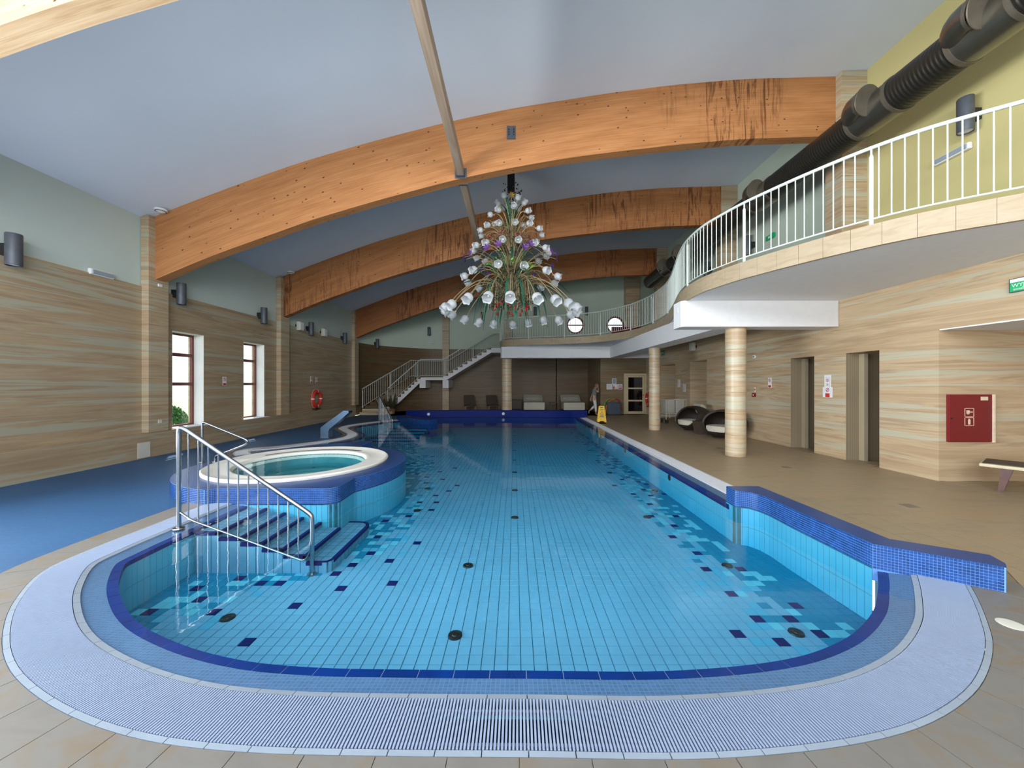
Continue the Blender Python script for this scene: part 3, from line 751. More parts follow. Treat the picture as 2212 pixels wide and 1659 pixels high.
pool = thing('swimming_pool', 'large swimming pool with an S-shaped left bank, pale floor tiles and white overflow grating', 'pool', (0, 0, 0))
FZ = -.50                                                          # tiled bottom as it appears through the water
# basin outline at the water edge
i1 = P1.off(XE); i2 = P2.off(XE); i3 = P3.off(XE)
FAR = [(x/10, 17.55+.16*math.cos((x/10+1.2)*1.05)+(.0 if x < 28 else -.018*(x-28))) for x in range(-52, 36)]
spa_water_side = [(-3.55, 4.90)]+front[1:]+sp_right+wedge[:8]
basin = [tuple(p) for p in i1 if p.y < 4.9][0:]+[p for p in BLK[1:8]][::-1]+[(2.875, 5.0)]+[tuple(p) for p in i2]+[(2.87, 17.7), (-4.7, 17.7)]+[tuple(p) for p in i3]+spa_water_side[::-1]+[(-3.535, 4.9)]
g = G(); g.box(-6.7, 3.3, 1.9, 18.0, FZ-.1, FZ-.006); obj('basin_floor', g, 'grout_dark', pool)
def skirt(g, P, z0, z1, mi=0):
    n = len(P); g.add([(p[0], p[1], z0) for p in P]+[(p[0], p[1], z1) for p in P], [(i, i+1, n+i+1, n+i) for i in range(n-1)], mi)
g = G()
for P_ in (i1, i2, i3): skirt(g, P_, FZ-.01, -.06)
skirt(g, [(p[0]-.002, p[1]) for p in BLK[:9]], FZ-.01, .0); skirt(g, spa_water_side, FZ-.01, 0); obj('basin_wall', g, 'grout_dark', pool)
g = G()
P1.wall_tiles(g, XE, FZ, -.05, .072, .225); P2.wall_tiles(g, XE, FZ, -.05, .072, .225); P3.wall_tiles(g, XE, FZ, -.05, .072, .225)
Path(BLK[:9][::-1], .02, True).wall_tiles(g, 0, FZ, -.02, .072, .24); Path([tuple(p) for p in spa_water_side][::-1], .03, True).wall_tiles(g, 0, FZ, -.02, .072, .24)
obj('wall_tiles', g, 'wall_aqua', pool, stuff=True)

# bottom tiles on a 98 mm grid; navy, blue-grey and pale tiles drift along both sides
def fl(px, py): Y = 800*(H-FZ)/(py-830); return ((px-1111)*Y/800, Y)
TS = .098
navy = [(318,1321),(437,1270),(424,1297),(509,1249),(558,1265),(612,1255),(475,1316),(630,1310),(530,1392),(735,1238),(730,1273),(849,1258),(770,1217),(834,1213),(804,1199),(895,1173),(816,1158),(827,1125),(880,1116),(933,1103),(902,1085),(944,1084),(940,1070),(921,1043),(920,1030),(903,1024),(947,1020),(987,1011),(950,1019),(961,1035),(988,1050),(970,1060),(956,968),(985,939),(996,929),(936,987),(936,1000),(901,988),(897,977),(1291,985),(1291,995),(1297,999),(1320,1004),(1326,1011),(1331,988),(1331,998),(1366,1011),(1358,1020),(1359,1031),(1342,1037),(1379,1040),(1397,1046),(1385,1057),(1331,1050),(1371,1069),(1433,1068),(1413,1072),(1403,1090),(1413,1115),(1455,1114),(1464,1138),(1449,1159),(1501,1195),(1532,1228),(1594,1227),(1583,1280),(1585,1373),(1720,1302),(1634,1336),(1704,1333),(1679,1387),(1762,1365),(1242,943),(1247,954),(1257,956),(1267,960),(1276,957),(1291,961),(1304,959),(1272,973),(1282,973),(1303,974),(1304,979),(1270,947),(1112,932),(1112,942),(1112,956),(1112,973),(1112,994),(857,932),(858,938),(849,942),(847,950),(853,955),(853,958),(852,963),(853,968),(859,973),(876,942),(874,947),(878,953),(877,957),(891,945),(898,950),(897,977),(936,987),(886,993),(897,1000),(883,1004)]
NV = set()
for q in navy:
    x, y = fl(*q); NV.add((math.floor(x/TS+.5), math.floor(y/TS)))
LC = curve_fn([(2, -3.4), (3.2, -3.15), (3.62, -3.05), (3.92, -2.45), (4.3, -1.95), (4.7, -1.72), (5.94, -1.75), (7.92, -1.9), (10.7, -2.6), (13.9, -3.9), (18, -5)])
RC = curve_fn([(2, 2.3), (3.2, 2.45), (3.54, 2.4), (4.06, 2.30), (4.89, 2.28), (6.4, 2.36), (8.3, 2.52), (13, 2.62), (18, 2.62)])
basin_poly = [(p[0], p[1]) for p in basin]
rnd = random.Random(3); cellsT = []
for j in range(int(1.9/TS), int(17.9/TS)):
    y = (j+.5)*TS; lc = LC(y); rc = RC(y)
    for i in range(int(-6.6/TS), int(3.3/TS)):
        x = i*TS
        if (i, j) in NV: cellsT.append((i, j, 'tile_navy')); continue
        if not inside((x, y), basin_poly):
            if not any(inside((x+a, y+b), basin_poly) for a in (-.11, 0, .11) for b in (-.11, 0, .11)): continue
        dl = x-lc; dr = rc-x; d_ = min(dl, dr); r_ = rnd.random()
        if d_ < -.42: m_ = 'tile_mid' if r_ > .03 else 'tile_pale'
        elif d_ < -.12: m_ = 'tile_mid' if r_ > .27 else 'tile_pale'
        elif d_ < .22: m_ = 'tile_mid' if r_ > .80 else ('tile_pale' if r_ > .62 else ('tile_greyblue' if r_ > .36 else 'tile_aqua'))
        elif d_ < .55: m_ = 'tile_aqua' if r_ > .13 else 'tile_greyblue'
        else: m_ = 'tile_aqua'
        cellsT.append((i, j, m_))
def tile_geo(g, x, y, s, mi=0):
    a = s/2-.0022; b = a-.002; z = FZ
    g.add([(x-a, y-a, z-.006), (x+a, y-a, z-.006), (x+a, y+a, z-.006), (x-a, y+a, z-.006), (x-b, y-b, z), (x+b, y-b, z), (x+b, y+b, z), (x-b, y+b, z)],
          [(4, 5, 6, 7), (0, 1, 5, 4), (1, 2, 6, 5), (2, 3, 7, 6), (3, 0, 4, 7)], mi)
tm = {}
for mname in ('tile_navy', 'tile_mid', 'tile_pale', 'tile_greyblue', 'tile_aqua'):
    g = G(); tile_geo(g, 0, 0, TS); tm[mname] = g.data('floor_tile', mname)
near = sorted([c_ for c_ in cellsT if c_[2] != 'tile_navy' and abs(c_[0]*TS) < 1.25*(c_[1]*TS)], key=lambda c_: c_[0]**2*.3+c_[1]**2)[:290]
nset = set(near); mats_ = ['tile_mid', 'tile_pale', 'tile_greyblue', 'tile_aqua']; g = G()
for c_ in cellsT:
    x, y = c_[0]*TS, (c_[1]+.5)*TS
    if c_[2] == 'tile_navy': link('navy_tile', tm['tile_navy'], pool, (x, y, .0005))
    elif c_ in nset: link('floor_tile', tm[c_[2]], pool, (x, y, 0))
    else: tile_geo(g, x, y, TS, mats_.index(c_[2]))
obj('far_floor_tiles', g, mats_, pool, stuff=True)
# floor inlets
for q in [(1112,1021),(1112,1060),(1112,1119),(1011,1223),(983,1374),(1317,1022),(1398,1118),(1571,1223),(1720,1368),(901,1104),(923,1056),(492,1336),(1415,1061)]:
    x, y = fl(*q); g = G(); g.lathe([(0, .016), (.022, .016), (.026, .010), (.040, .010), (.046, .014), (.056, .012), (.060, 0)], 20, (0, 0, 0))
    link('floor_inlet', g.data('floor_inlet', 'dark_metal', True), pool, (x, y, FZ))
# overflow edge: dark blue grip tiles, sloping mosaic strip, lips and grating
def edge_run(P, u0, u1, single, bars):
    n = round((u1-u0)/.2)
    for k in range(n):
        a = u0+(u1-u0)*k/n+.0022; b = u0+(u1-u0)*(k+1)/n-.0022
        g = G(); P.band(g, a, b, D_STRIP+.001, XE+.006, -.075, -.028, -.034); obj('edge_tile', g, 'edge_blue', pool)
        if single:
            g = G(); P.band(g, a, b, 0, D_TRIM, -.08, .004); obj('outer_trim_tile', g, 'trim_white', pool)
            g = G(); P.band(g, a, b, D_GRATE+.004, D_LIP-.001, -.08, .004, -.004); obj('inner_lip_tile', g, 'trim_white', pool)
    if not single:
        g = G(); P.band(g, u0, u1, 0, D_TRIM, -.08, .004); P.band(g, u0, u1, D_GRATE+.004, D_LIP-.001, -.08, .004, -.004); obj('grating_frame', g, 'grating_pale', pool)
    g = G(); P.band(g, u0, u1, D_STRIP+.002, XE+.004, -.08, -.0295, -.0355); obj('edge_joint', g, 'trim_white', pool)
    g = G(); P.band(g, u0, u1, D_LIP, D_STRIP, -.08, -.012, -.028); obj('mosaic_strip', g, 'strip_mosaic', pool)
    g = G(); P.band(g, u0, u1, D_TRIM, D_GRATE+.004, -.2, -.10); obj('gutter', g, 'gutter_dark', pool)
    pitch = .0163; n = int((u1-u0)/pitch); g = G(); m_ = (D_TRIM+D_GRATE)/2
    def bar(g, k):
        u = u0+(k+.5)*pitch; P.band(g, u-.0046, u+.0046, D_TRIM+.003, D_GRATE, -.018, .006, seg=1)
    if bars:
        order = sorted(range(n), key=lambda k: P.at(u0+(k+.5)*pitch, m_).length)
        sel = set(order[:bars])
        for k in range(n):
            if k in sel: q = G(); bar(q, k); obj('grating_bar', q, 'grating_white', pool)
            else: bar(g, k)
    else:
        for k in range(n): bar(g, k)
    obj('grating_bars', g, 'grating_white' if single else 'grating_pale', pool, stuff=True)
    g = G(); P.band(g, u0, u1, D_TRIM+.035, D_TRIM+.05, -.03, -.012); P.band(g, u0, u1, D_GRATE-.055, D_GRATE-.04, -.03, -.012); obj('grating_carrier', g, 'grating_white', pool)
edge_run(P1, 0, P1.len, True, 260)
edge_run(P2, .05, P2.len, False, 0)
edge_run(P3, 0, P3.len, False, 0)
g = G(); P2.band(g, .05, P2.len-.3, XE+.001, XE+.014, -.095, -.072, seg=1.); obj('water_line_strip', g, 'tile_navy', pool)
for y in (6.86, 9.6, 12.3, 15.0):
    g = G(); g.lathe([(0, .012), (.03, .012), (.055, .008), (.06, 0)], 18, (3.39-XE-.003, y, -.15), M=Matrix.Rotation(R(-90), 4, 'Y')); obj('wall_inlet', g, 'dark_metal', pool, True)
# steps down beside the near handrail
XS = [-3.50, -3.25, -3.01, -2.775, -2.54, -2.29, -2.02]; ZS = [-.055, -.115, -.175, -.24, -.31, -.385]
for k in range(6):
    x0, x1, z = XS[k], XS[k+1], ZS[k]; y0, y1 = 4.07, 4.88
    if k < 5: pl = [(x0, y0), (x1, y0), (x1, y1), (x0, y1)]
    else: pl = [(x0, y0), (x1-.05, y0), (x1, y0+.05)]+arc((x1-.17, 5.12), .17, 0, 90, 7)+[(-2.36, 5.29), (-2.36, 4.95), (x0, 4.88)]
    g = G(); g.prism(pl, FZ-.02, z); st = obj('pool_step', g, 'step_tile', pool)
    g = G()
    if k < 5: g.box(x1-.035, x1+.004, y0, y1, z-.03, z+.003); g.box(x0, x1-.035, y0-.004, y0+.035, z-.03, z+.003)
    else:
        pp = Path([(x0, y0), (x1-.05, y0), (x1, y0+.06)]+arc((x1-.17, 5.12), .17, 0, 90, 7)+[(-2.36, 5.29)], .03, True); pp.band(g, 0, pp.len, -.004, .04, z-.03, z+.003)
    obj('nosing', g, 'tile_navy', st)
# underwater steps and spur at the far left bay
for k in range(5):
    y = 13.0+.34*k; g = G(); g.box(-5.3+.12*k, -3.4, y, y+.34, FZ-.02, FZ+.07*(k+1)); st = obj('pool_step', g, 'tile_mid', pool)
    g = G(); g.box(-5.3+.12*k, -3.4, y-.004, y+.04, FZ+.07*(k+1)-.03, FZ+.07*(k+1)+.003); obj('nosing', g, 'tile_navy', st)
# the water itself
w1 = P1.off(D_LIP+.002); w2 = P2.off(D_LIP+.002); w3 = P3.off(D_LIP+.002)
wp = [tuple(p) for p in w1]+[(3.2, 3.4), (3.2, 4.9)]+[tuple(p) for p in w2]+[(3.05, 18.0), (-4.55, 18.0)]+[tuple(p) for p in w3]+[(-4.9, 7.5), (-4.2, 6.2), (-3.7, 5.3)]
g = G(); g.prism(wp, FZ-.08, -.011); obj('water', g, 'pool_water', pool)

# --- raised mosaic blocks
def block(name, label, poly, z1, faces, cat, grout='grout_light'):
    t = thing(name, label, cat, (0, 0, 0)); g = G(); g.prism(poly, -.12, z1-.002); obj('core', g, grout, t)
    ce = (sum(p[0] for p in poly)/len(poly), sum(p[1] for p in poly)/len(poly))
    g = G(); g.prism(poly, z1-.004, z1+.002); obj('top', g, 'block_top_mosaic', t)
    g = G()
    for pts, mt in faces: Path(pts, .022, True).wall_tiles(g, 0, -.015, z1-.002, .0222, .0222, .0035, .003)
    obj('mosaic_tiles', g, faces[0][1], t, stuff=True); return t
block('mosaic_bench', 'low blue mosaic wall stepping round the right corner of the pool', BLK, .195, [([BLK[0]]+BLK[1:9][:], 'mosaic_blue')][:0]+[(BLK[:12][::-1], 'mosaic_blue')], 'bench')
far = [(x, y) for x, y in FAR]
spur = thing('far_pool_wall', 'curved navy mosaic wall closing the far end of the pool', 'wall', (0, 0, 0))
g = G(); g.prism([(x, y+.30) for x, y in far]+[(3.5, 18.35), (-5.2, 18.35)][:0]+[(x, y+.62) for x, y in far][::-1], -.3, .29); obj('core', g, 'mosaic_navy', spur, True)
g = G(); g.prism([(x, y+.29) for x, y in far]+[(x, y+.63) for x, y in far][::-1], .285, .30); obj('coping', g, 'mosaic_navy', spur)
g = G(); g.prism([(x, y+.02) for x, y in far]+[(x, y+.32) for x, y in far][::-1], -.6, -.03); obj('underwater_ledge', g, 'edge_blue', spur)
for px in (926, 1087):
    x = (px-1111)/800*17.7; y = [b for a, b in far if abs(a-x) < .051][0]+.295
    g = G(); g.lathe([(.07, 0), (.07, .02), (.05, .03), (0, .03)], 20, (x, y, .14), M=Matrix.Rotation(R(90), 4, 'X')); obj('round_jet', g, 'white_plastic', spur, True)
sw = spline([(-5.2, 16.35), (-4.9, 15.95), (-4.3, 15.25), (-3.75, 14.75), (-3.29, 14.45)], .1)
pw = Path(sw, .1, True); g = G(); pw.band(g, 0, pw.len, 0, .42, -.6, .18)
sp2 = thing('pool_spur', 'short curved blue mosaic spur wall in the far left of the pool', 'wall', (0, 0, 0)); obj('core', g, 'mosaic_blue', sp2, True)
g = G(); pw.band(g, 0, pw.len, -.01, .43, .178, .19); obj('coping', g, 'mosaic_navy', sp2)

# --- whirlpool spa on its round block
spa = thing('whirlpool_spa', 'round whirlpool with white rim set in a raised blue mosaic block', 'spa', (SC.x, SC.y, 0))
loc = [(p[0]-SC.x, p[1]-SC.y) for p in SPA]
RI = 1.40; NN = 72
g = G(); g.add([(x, y, -.12) for x, y in loc]+[(x, y, .195) for x, y in loc], [(i, (i+1) % len(loc), len(loc)+(i+1) % len(loc), len(loc)+i) for i in range(len(loc))]); obj('core', g, 'grout_light', spa)
ring = [(RI*math.cos(2*math.pi*k/NN), RI*math.sin(2*math.pi*k/NN)) for k in range(NN)]
ts = tessellate_polygon([[Vector((a, b, 0)) for a, b in loc], [Vector((a, b, 0)) for a, b in ring]]); allp = loc+ring
g = G(); g.add([(a, b, .197) for a, b in allp], [tuple(t) for t in ts]); obj('top', g, 'block_top_mosaic', spa)
g = G(); Path([tuple(p) for p in loc]+[loc[0]], .022, True)
pth = Path(([tuple(p) for p in loc]+[loc[0]])[::-1], .022, True); pth.wall_tiles(g, 0, -.015, .193, .0235, .0235, .0035, .003); obj('mosaic_tiles', g, 'mosaic_blue', spa, stuff=True)
g = G(); g.lathe([(1.405, .19), (1.415, .225), (1.39, .245), (1.355, .240), (1.325, .222), (1.10, .212), (1.045, .214), (1.03, .205), (1.0, .16), (.97, .1)], 96, cap=False); obj('rim', g, 'spa_white', spa, True)
g = G(); g.lathe([(1.0, .165), (.95, .02), (.90, -.06), (.62, -.08), (.56, -.12), (.50, -.28), (0, -.30)], 72, cap=False); obj('bowl', g, 'spa_basin', spa, True)
g = G(); g.lathe([(0, -.31), (.994, -.31), (.994, .182), (0, .182)], 72); obj('water', g, 'spa_water', spa)
g = G(); g.lathe([(.15, -.298), (.14, -.28), (0, -.27)], 24, (.12, -.48, .02)); obj('drain_cover', g, 'dark_metal', spa, True)
base = G().lathe([(.03, 0), (.025, .012), (0, .014)], 12).data('jet', 'dark_metal', True)
for k in range(8):
    a = 2*math.pi*k/8+.3; link('jet', base, spa, (.78*math.cos(a), .78*math.sin(a), -.07))
g = G()
for k in range(150):
    a = R(60+k*.62); g.box(1.14, 1.22, -.0035, .0035, .2125, .217)
    for q in range(8):
        x, y, z = g.v[-8+q]; g.v[-8+q] = (x*math.cos(a)-y*math.sin(a), x*math.sin(a)+y*math.cos(a), z)
obj('rim_slots', g, 'lamp_grey', spa, stuff=True)

# ================================================================== OBJECTS
def oriented(x, y, z):                                             # matrix whose +Z looks along (x, y, z)
    return Vector((x, y, z)).to_track_quat('Z', 'Y').to_matrix().to_4x4()
# --- staircase
def lp(a, b, t): return (a[0]+(b[0]-a[0])*t, a[1]+(b[1]-a[1])*t)
L0, R0, L1, R1 = (-7.72, 19.15), (-6.85, 20.0), (-6.0, 21.62), (-5.3, 20.93)
LA, RA, LB, RB = (-4.0, 22.3), (-4.0, 20.93), (-1.3, 22.3), (-1.3, 20.93)
ZL, ZU, Z0 = 1.97, 3.62, .30
stair = thing('staircase', 'white staircase with stone treads climbing from the dark left corner to the gallery', 'stairs', (0, 0, 0))
def flight(a, b, c_, d, z0, z1, n):
    h = (z1-z0)/n
    for k in range(n):
        t0, t1 = k/n, (k+1)/n; zk = z0+k*h
        q = [lp(a, c_, t0), lp(b, d, t0), lp(b, d, t1), lp(a, c_, t1)]
        g = G(); g.prism(q, zk+.72*h, zk+h); obj('tread', g, 'travertine_brown_shade', stair)
        zb0 = max(.0, z0+(z1-z0)*t0-.26); zb1 = max(.0, z0+(z1-z0)*t1-.26); zt = zk+.72*h
        g = G(); (ax, ay), (bx, by), (cx, cy), (dx, dy) = q
        g.add([(ax, ay, zb0), (bx, by, zb0), (cx, cy, zb1), (dx, dy, zb1), (ax, ay, zt), (bx, by, zt), (cx, cy, zt), (dx, dy, zt)],
              [(0, 3, 2, 1), (4, 5, 6, 7), (0, 1, 5, 4), (1, 2, 6, 5), (2, 3, 7, 6), (3, 0, 4, 7)]); g.mi[-6] = 1; obj('step_block', g, ['travertine_brown_shade', 'white_paint'], stair)
        v_ = (Vector((bx-ax, by-ay))).normalized()*.035; zw = zk+.4*h
        g = G(); g.add([(bx, by, zb0-.01), (bx+v_.x, by+v_.y, zb0-.01), (cx+v_.x, cy+v_.y, zb1-.01), (cx, cy, zb1-.01), (bx, by, zw), (bx+v_.x, by+v_.y, zw), (cx+v_.x, cy+v_.y, zw), (cx, cy, zw)], [(0, 3, 2, 1), (4, 5, 6, 7), (0, 1, 5, 4), (1, 2, 6, 5), (2, 3, 7, 6), (3, 0, 4, 7)]); obj('stringer', g, 'white_paint', stair)
flight(L0, R0, L1, R1, Z0, ZL, 10); flight(LA, RA, LB, RB, ZL, ZU, 10)
g = G(); g.prism([R1, RA, (-4.0, 22.55), (-5.2, 22.2), L1], ZL-.17, ZL-.03); g.box(-5.36, -5.02, 20.94, 22.2, 1.36, 1.80); g.box(-4.05, -3.72, 20.94, 22.6, 1.36, 1.80); obj('landing', g, 'white_paint', stair)
g = G(); g.prism([R1, RA, (-4.0, 22.55), (-5.2, 22.2), L1], ZL-.03, ZL); obj('landing_top', g, 'travertine_pillar', stair)
for k, (dz, e) in enumerate(((.15, .34), (.30, 0))):
    g = G(); g.prism([(-7.82, 19.05-e), (-7.0, 19.15-e), (-6.6+e*.5, 19.8-e), (-6.75+e*.5, 20.1), (-7.8, 19.4)], dz-.15, dz); obj('foot_step', g, 'travertine_pillar', stair)
def zfun(path, pts, zs):
    us = [0]
    for i in range(1, len(pts)): us.append(us[-1]+(Vector(pts[i])-Vector(pts[i-1])).length)
    f = us[-1]/path.len
    def z(u):
        u *= f
        for i in range(len(us)-1):
            if u <= us[i+1] or i == len(us)-2:
                return zs[i]+(zs[i+1]-zs[i])*min(1, max(0, (u-us[i])/(us[i+1]-us[i])))
    return z
rp = [R0, R1, RA, RB, (-.72, 20.93)]; zr = [.33, ZL, ZL, ZU, ZU]
pr = Path(rp, .1, True); railing('stair_railing', 'pale painted railing on the open side of the staircase', pr, zfun(pr, rp, zr), 1.0, 1.7, .12, 'staircase railings', bottom=.08)
lpz = [(-7.80, 19.0), (-6.05, 21.70), (-5.0, 22.3), (-4.0, 22.35), (-1.3, 22.35), (-.75, 22.35)]; zl = [.33, ZL, ZL, ZL, ZU, ZU]
pl_ = Path(lpz, .1, True); railing('stair_railing', 'pale painted railing along the wall side of the staircase', pl_, zfun(pl_, lpz, zl), 1.0, 1.7, .12, 'staircase railings', bottom=.08)
pe = Path([(-.70, 20.9), (-.70, 18.35)], .1, True); railing('gallery_end_railing', 'short white railing closing the left end of the gallery', pe, lambda u: 3.625, 1.015, 1.6, .115, None)
for x, z0, z1 in ((-6.45, .1, 1.7), (-3.62, .1, 3.3), (-5.6, .1, 1.2)):
    pass
# potted plants at the foot of the stairs
def plant(x, y, h, seed, label):
    t = thing('potted_plant', label, 'plant', (x, y, 0)); rr = random.Random(seed)
    g = G(); g.lathe([(.11, 0), (.15, .26), (.165, .28), (.15, .28), (.13, .24), (0, .24)], 20); obj('pot', g, 'wood_brown', t, True)
    for k in range(16):
        a = rr.random()*6.28; l = rr.uniform(.3, .6)*h; w_ = rr.uniform(.04, .08); el = rr.uniform(.5, 1.3); P = []
        for i in range(7):
            s_ = i/6; r_ = l*math.cos(el)*s_+.05; z = .26+l*math.sin(el)*s_*1.4-.25*s_*s_*l; ww = w_*math.sin(math.pi*min(.97, s_*.9+.08))
            P += [(r_*math.cos(a)-ww*math.sin(a), r_*math.sin(a)+ww*math.cos(a), z), (r_*math.cos(a), r_*math.sin(a), z-.015), (r_*math.cos(a)+ww*math.sin(a), r_*math.sin(a)-ww*math.cos(a), z)]
        g = G(); g.add(P, [(3*i, 3*i+1, 3*i+4, 3*i+3) for i in range(6)]+[(3*i+1, 3*i+2, 3*i+5, 3*i+4) for i in range(6)]); obj('leaf', g, 'leaf_olive' if k % 4 else 'linen', t, True)
plant(-7.0, 19.55, 1.1, 3, 'dark leafy potted plant at the foot of the staircase, left one')
plant(-6.45, 19.62, 1.35, 5, 'taller dark potted plant at the foot of the stairs beside the steel pool handrail')

# --- pool handrails in polished steel
def smooth_poly(pts, r_=.08, n=5):                                 # rounded corners
    P = [Vector(p) for p in pts]; out = [P[0]]
    for i in range(1, len(P)-1):
        a = (P[i-1]-P[i]); b = (P[i+1]-P[i]); ra = min(r_, a.length*.45); rb = min(r_, b.length*.45)
        p0 = P[i]+a.normalized()*ra; p1 = P[i]+b.normalized()*rb
        for k in range(n+1): t = k/n; out.append(p0*(1-t)**2+P[i]*2*t*(1-t)+p1*t*t)
    return out+[P[-1]]
hr = thing('pool_handrail', 'polished steel handrail with balusters running down the near pool steps', 'handrail', (-3.67, 4.05, 0), 'steel pool handrails')
X1, ZA, ZB_, Y_ = 1.46, 1.095, .155, 0
g = G(); g.tube(smooth_poly([(0, 0, .0), (0, 0, ZA), (.045, 0, ZA+.01), (X1-.03, 0, ZB_+.01), (X1, 0, ZB_-.03), (X1, 0, FZ+.01)], .09), .0225, 14); obj('rail', g, 'steel', hr, True)
g = G(); g.tube(smooth_poly([(.01, 0, .18), (.14, 0, .09), (X1-.08, 0, -.36), (X1, 0, -.20)], .06), .012, 8); obj('lower_rail', g, 'steel', hr, True)
for k in range(12):
    x = .105+.1095*k; zt = ZA-(ZA-ZB_)*(x-.03)/(X1-.03); zb = .09-.45*(x-.14)/(X1-.22)
    g = G(); g.tube([(x, 0, max(zb, -.36)), (x, 0, zt)], .0075, 8); obj('baluster', g, 'steel', hr, True)
for x, z in ((0, .0), (X1, FZ)):
    g = G(); g.lathe([(.055, z), (.052, z+.012), (.024, z+.02)], 20, (x, 0, 0)); obj('floor_flange', g, 'steel', hr, True)
gr = thing('grab_rail', 'folded steel grab rail standing on the rim of the whirlpool block', 'handrail', (-5.36, 6.50, .197))
g = G(); g.tube(smooth_poly([(-.12, .0, 0), (-.12, 0, .70), (-.08, .0, .71), (.63, .02, .41), (.67, .03, .36), (.60, .04, .31), (.05, .07, .10), (.05, .07, 0)], .05), .019, 12); obj('rail', g, 'steel', gr, True)
for x, y in ((-.12, 0), (.05, .07)):
    g = G(); g.lathe([(.045, 0), (.045, .008), (.02, .014)], 16, (x, y, 0)); obj('floor_flange', g, 'steel', gr, True)
a0 = Vector((-5.62, 15.38)); a1 = Vector((-4.78, 14.5))
hr = thing('pool_handrail', 'polished steel handrail with balusters on the far left pool steps', 'handrail', (a0.x, a0.y, 0), 'steel pool handrails')
dv = a1-a0
g = G(); g.tube(smooth_poly([(0, 0, -.02), (0, 0, 1.08), (dv.x*.05, dv.y*.05, 1.07), (dv.x*.97, dv.y*.97, .24), (dv.x, dv.y, .18), (dv.x, dv.y, FZ+.02)], .07), .021, 12); obj('rail', g, 'steel', hr, True)
g = G(); g.tube([(0, 0, .12), (dv.x, dv.y, -.3)], .011, 8); obj('lower_rail', g, 'steel', hr, True)
for k in range(1, 11):
    t = k/11; g = G(); g.tube([(dv.x*t, dv.y*t, .12-.42*t), (dv.x*t, dv.y*t, 1.1-.89*t)], .010, 8); obj('baluster', g, 'steel', hr, True)

# --- folded water spout on the left bank
t = thing('water_spout', 'folded blue-grey steel water spout slanting over the left pool bank', 'spout', (-5.52, 10.98, 0))
prof = [(-.16, 0), (-.16, .30), (.02, .44), (.52, .80), (.66, .79), (.66, .735), (.30, .42), (.10, .26), (.07, .18), (.07, 0)]
g = G(); n = len(prof)
g.add([(x, y, z) for y in (-.13, .13) for x, z in prof], [tuple(range(n)), tuple(range(2*n-1, n-1, -1))]+[(i, n+i, n+(i+1) % n, (i+1) % n) for i in range(n)])
plain('spout_steel', (.16, .26, .40, 1), .28, .7, var=.05); obj('body', g, 'spout_steel', t)
g = G(); g.box(-.22, .14, -.18, .18, 0, .012); obj('foot_plate', g, 'steel', t)
g = G(); g.box(.655, .668, -.11, .11, .74, .785); obj('slot', g, 'dark_metal', t)

# --- wall lamps: upright grey cylinders on a bracket
def wall_lamp(x, y, z, rz, label, h=.5, r_=.092):
    t = thing('wall_lamp', label, 'lamp', (x, y, z), 'grey cylinder wall lamps', rz)
    g = G(); g.lathe([(r_-.012, -h/2+.01), (r_-.004, -h/2), (r_, -h/2+.012), (r_, h/2-.012), (r_-.004, h/2), (r_-.012, h/2-.01), (0, h/2-.02)], 24, (0, -r_-.10, 0), cap=False); obj('body', g, 'lamp_grey', t, True)
    g = G(); g.lathe([(0, -h/2+.02), (r_-.012, -h/2+.02)], 24, (0, -r_-.10, 0), cap=False); obj('lens', g, 'white_plastic', t)
    g = G(); g.box(-.055, .055, -.11, 0, -.09, .09); obj('bracket', g, 'dark_metal', t)
LW = R(90)
for x, y, z, nm in ((-8.03, 5.80, 3.68, 'above the bare wall left of the first pilaster'), (-8.03, 8.72, 3.70, 'between the first pilaster and the nearer window'), (-8.03, 11.6, 3.72, 'above the second window'), (-8.03, 14.3, 3.71, 'beside the white loudspeaker'), (-8.03, 17.15, 3.70, 'just left of the third pilaster')):
    wall_lamp(x, y, z, LW, 'grey cylinder lamp on the left wall, '+nm)
wall_lamp(-7.62, 20.25, 3.78, R(60), 'grey cylinder lamp low on the curved corner wall beyond the last pilaster')
wall_lamp(-5.15, 22.35, 4.73, R(15), 'dark cylinder lamp on the end wall above the stair landing')
wall_lamp(-1.95, 22.72, 5.70, 0, 'dark cylinder lamp on the end wall, half hidden by the chandelier')
wall_lamp(1.27, 22.72, 6.02, 0, 'dark cylinder lamp on the end wall right of the chandelier')
wall_lamp(4.40, 22.72, 6.02, 0, 'dark cylinder lamp on the end wall between the two round windows')
for y, nm in ((6.05, 'on the yellow wall'), (11.7, 'on the green balcony wall beside the round green sign'), (14.2, 'on the green balcony wall, farthest')):
    wall_lamp(7.57, y, 5.97, -LW, 'grey cylinder lamp '+nm, .56, .1)

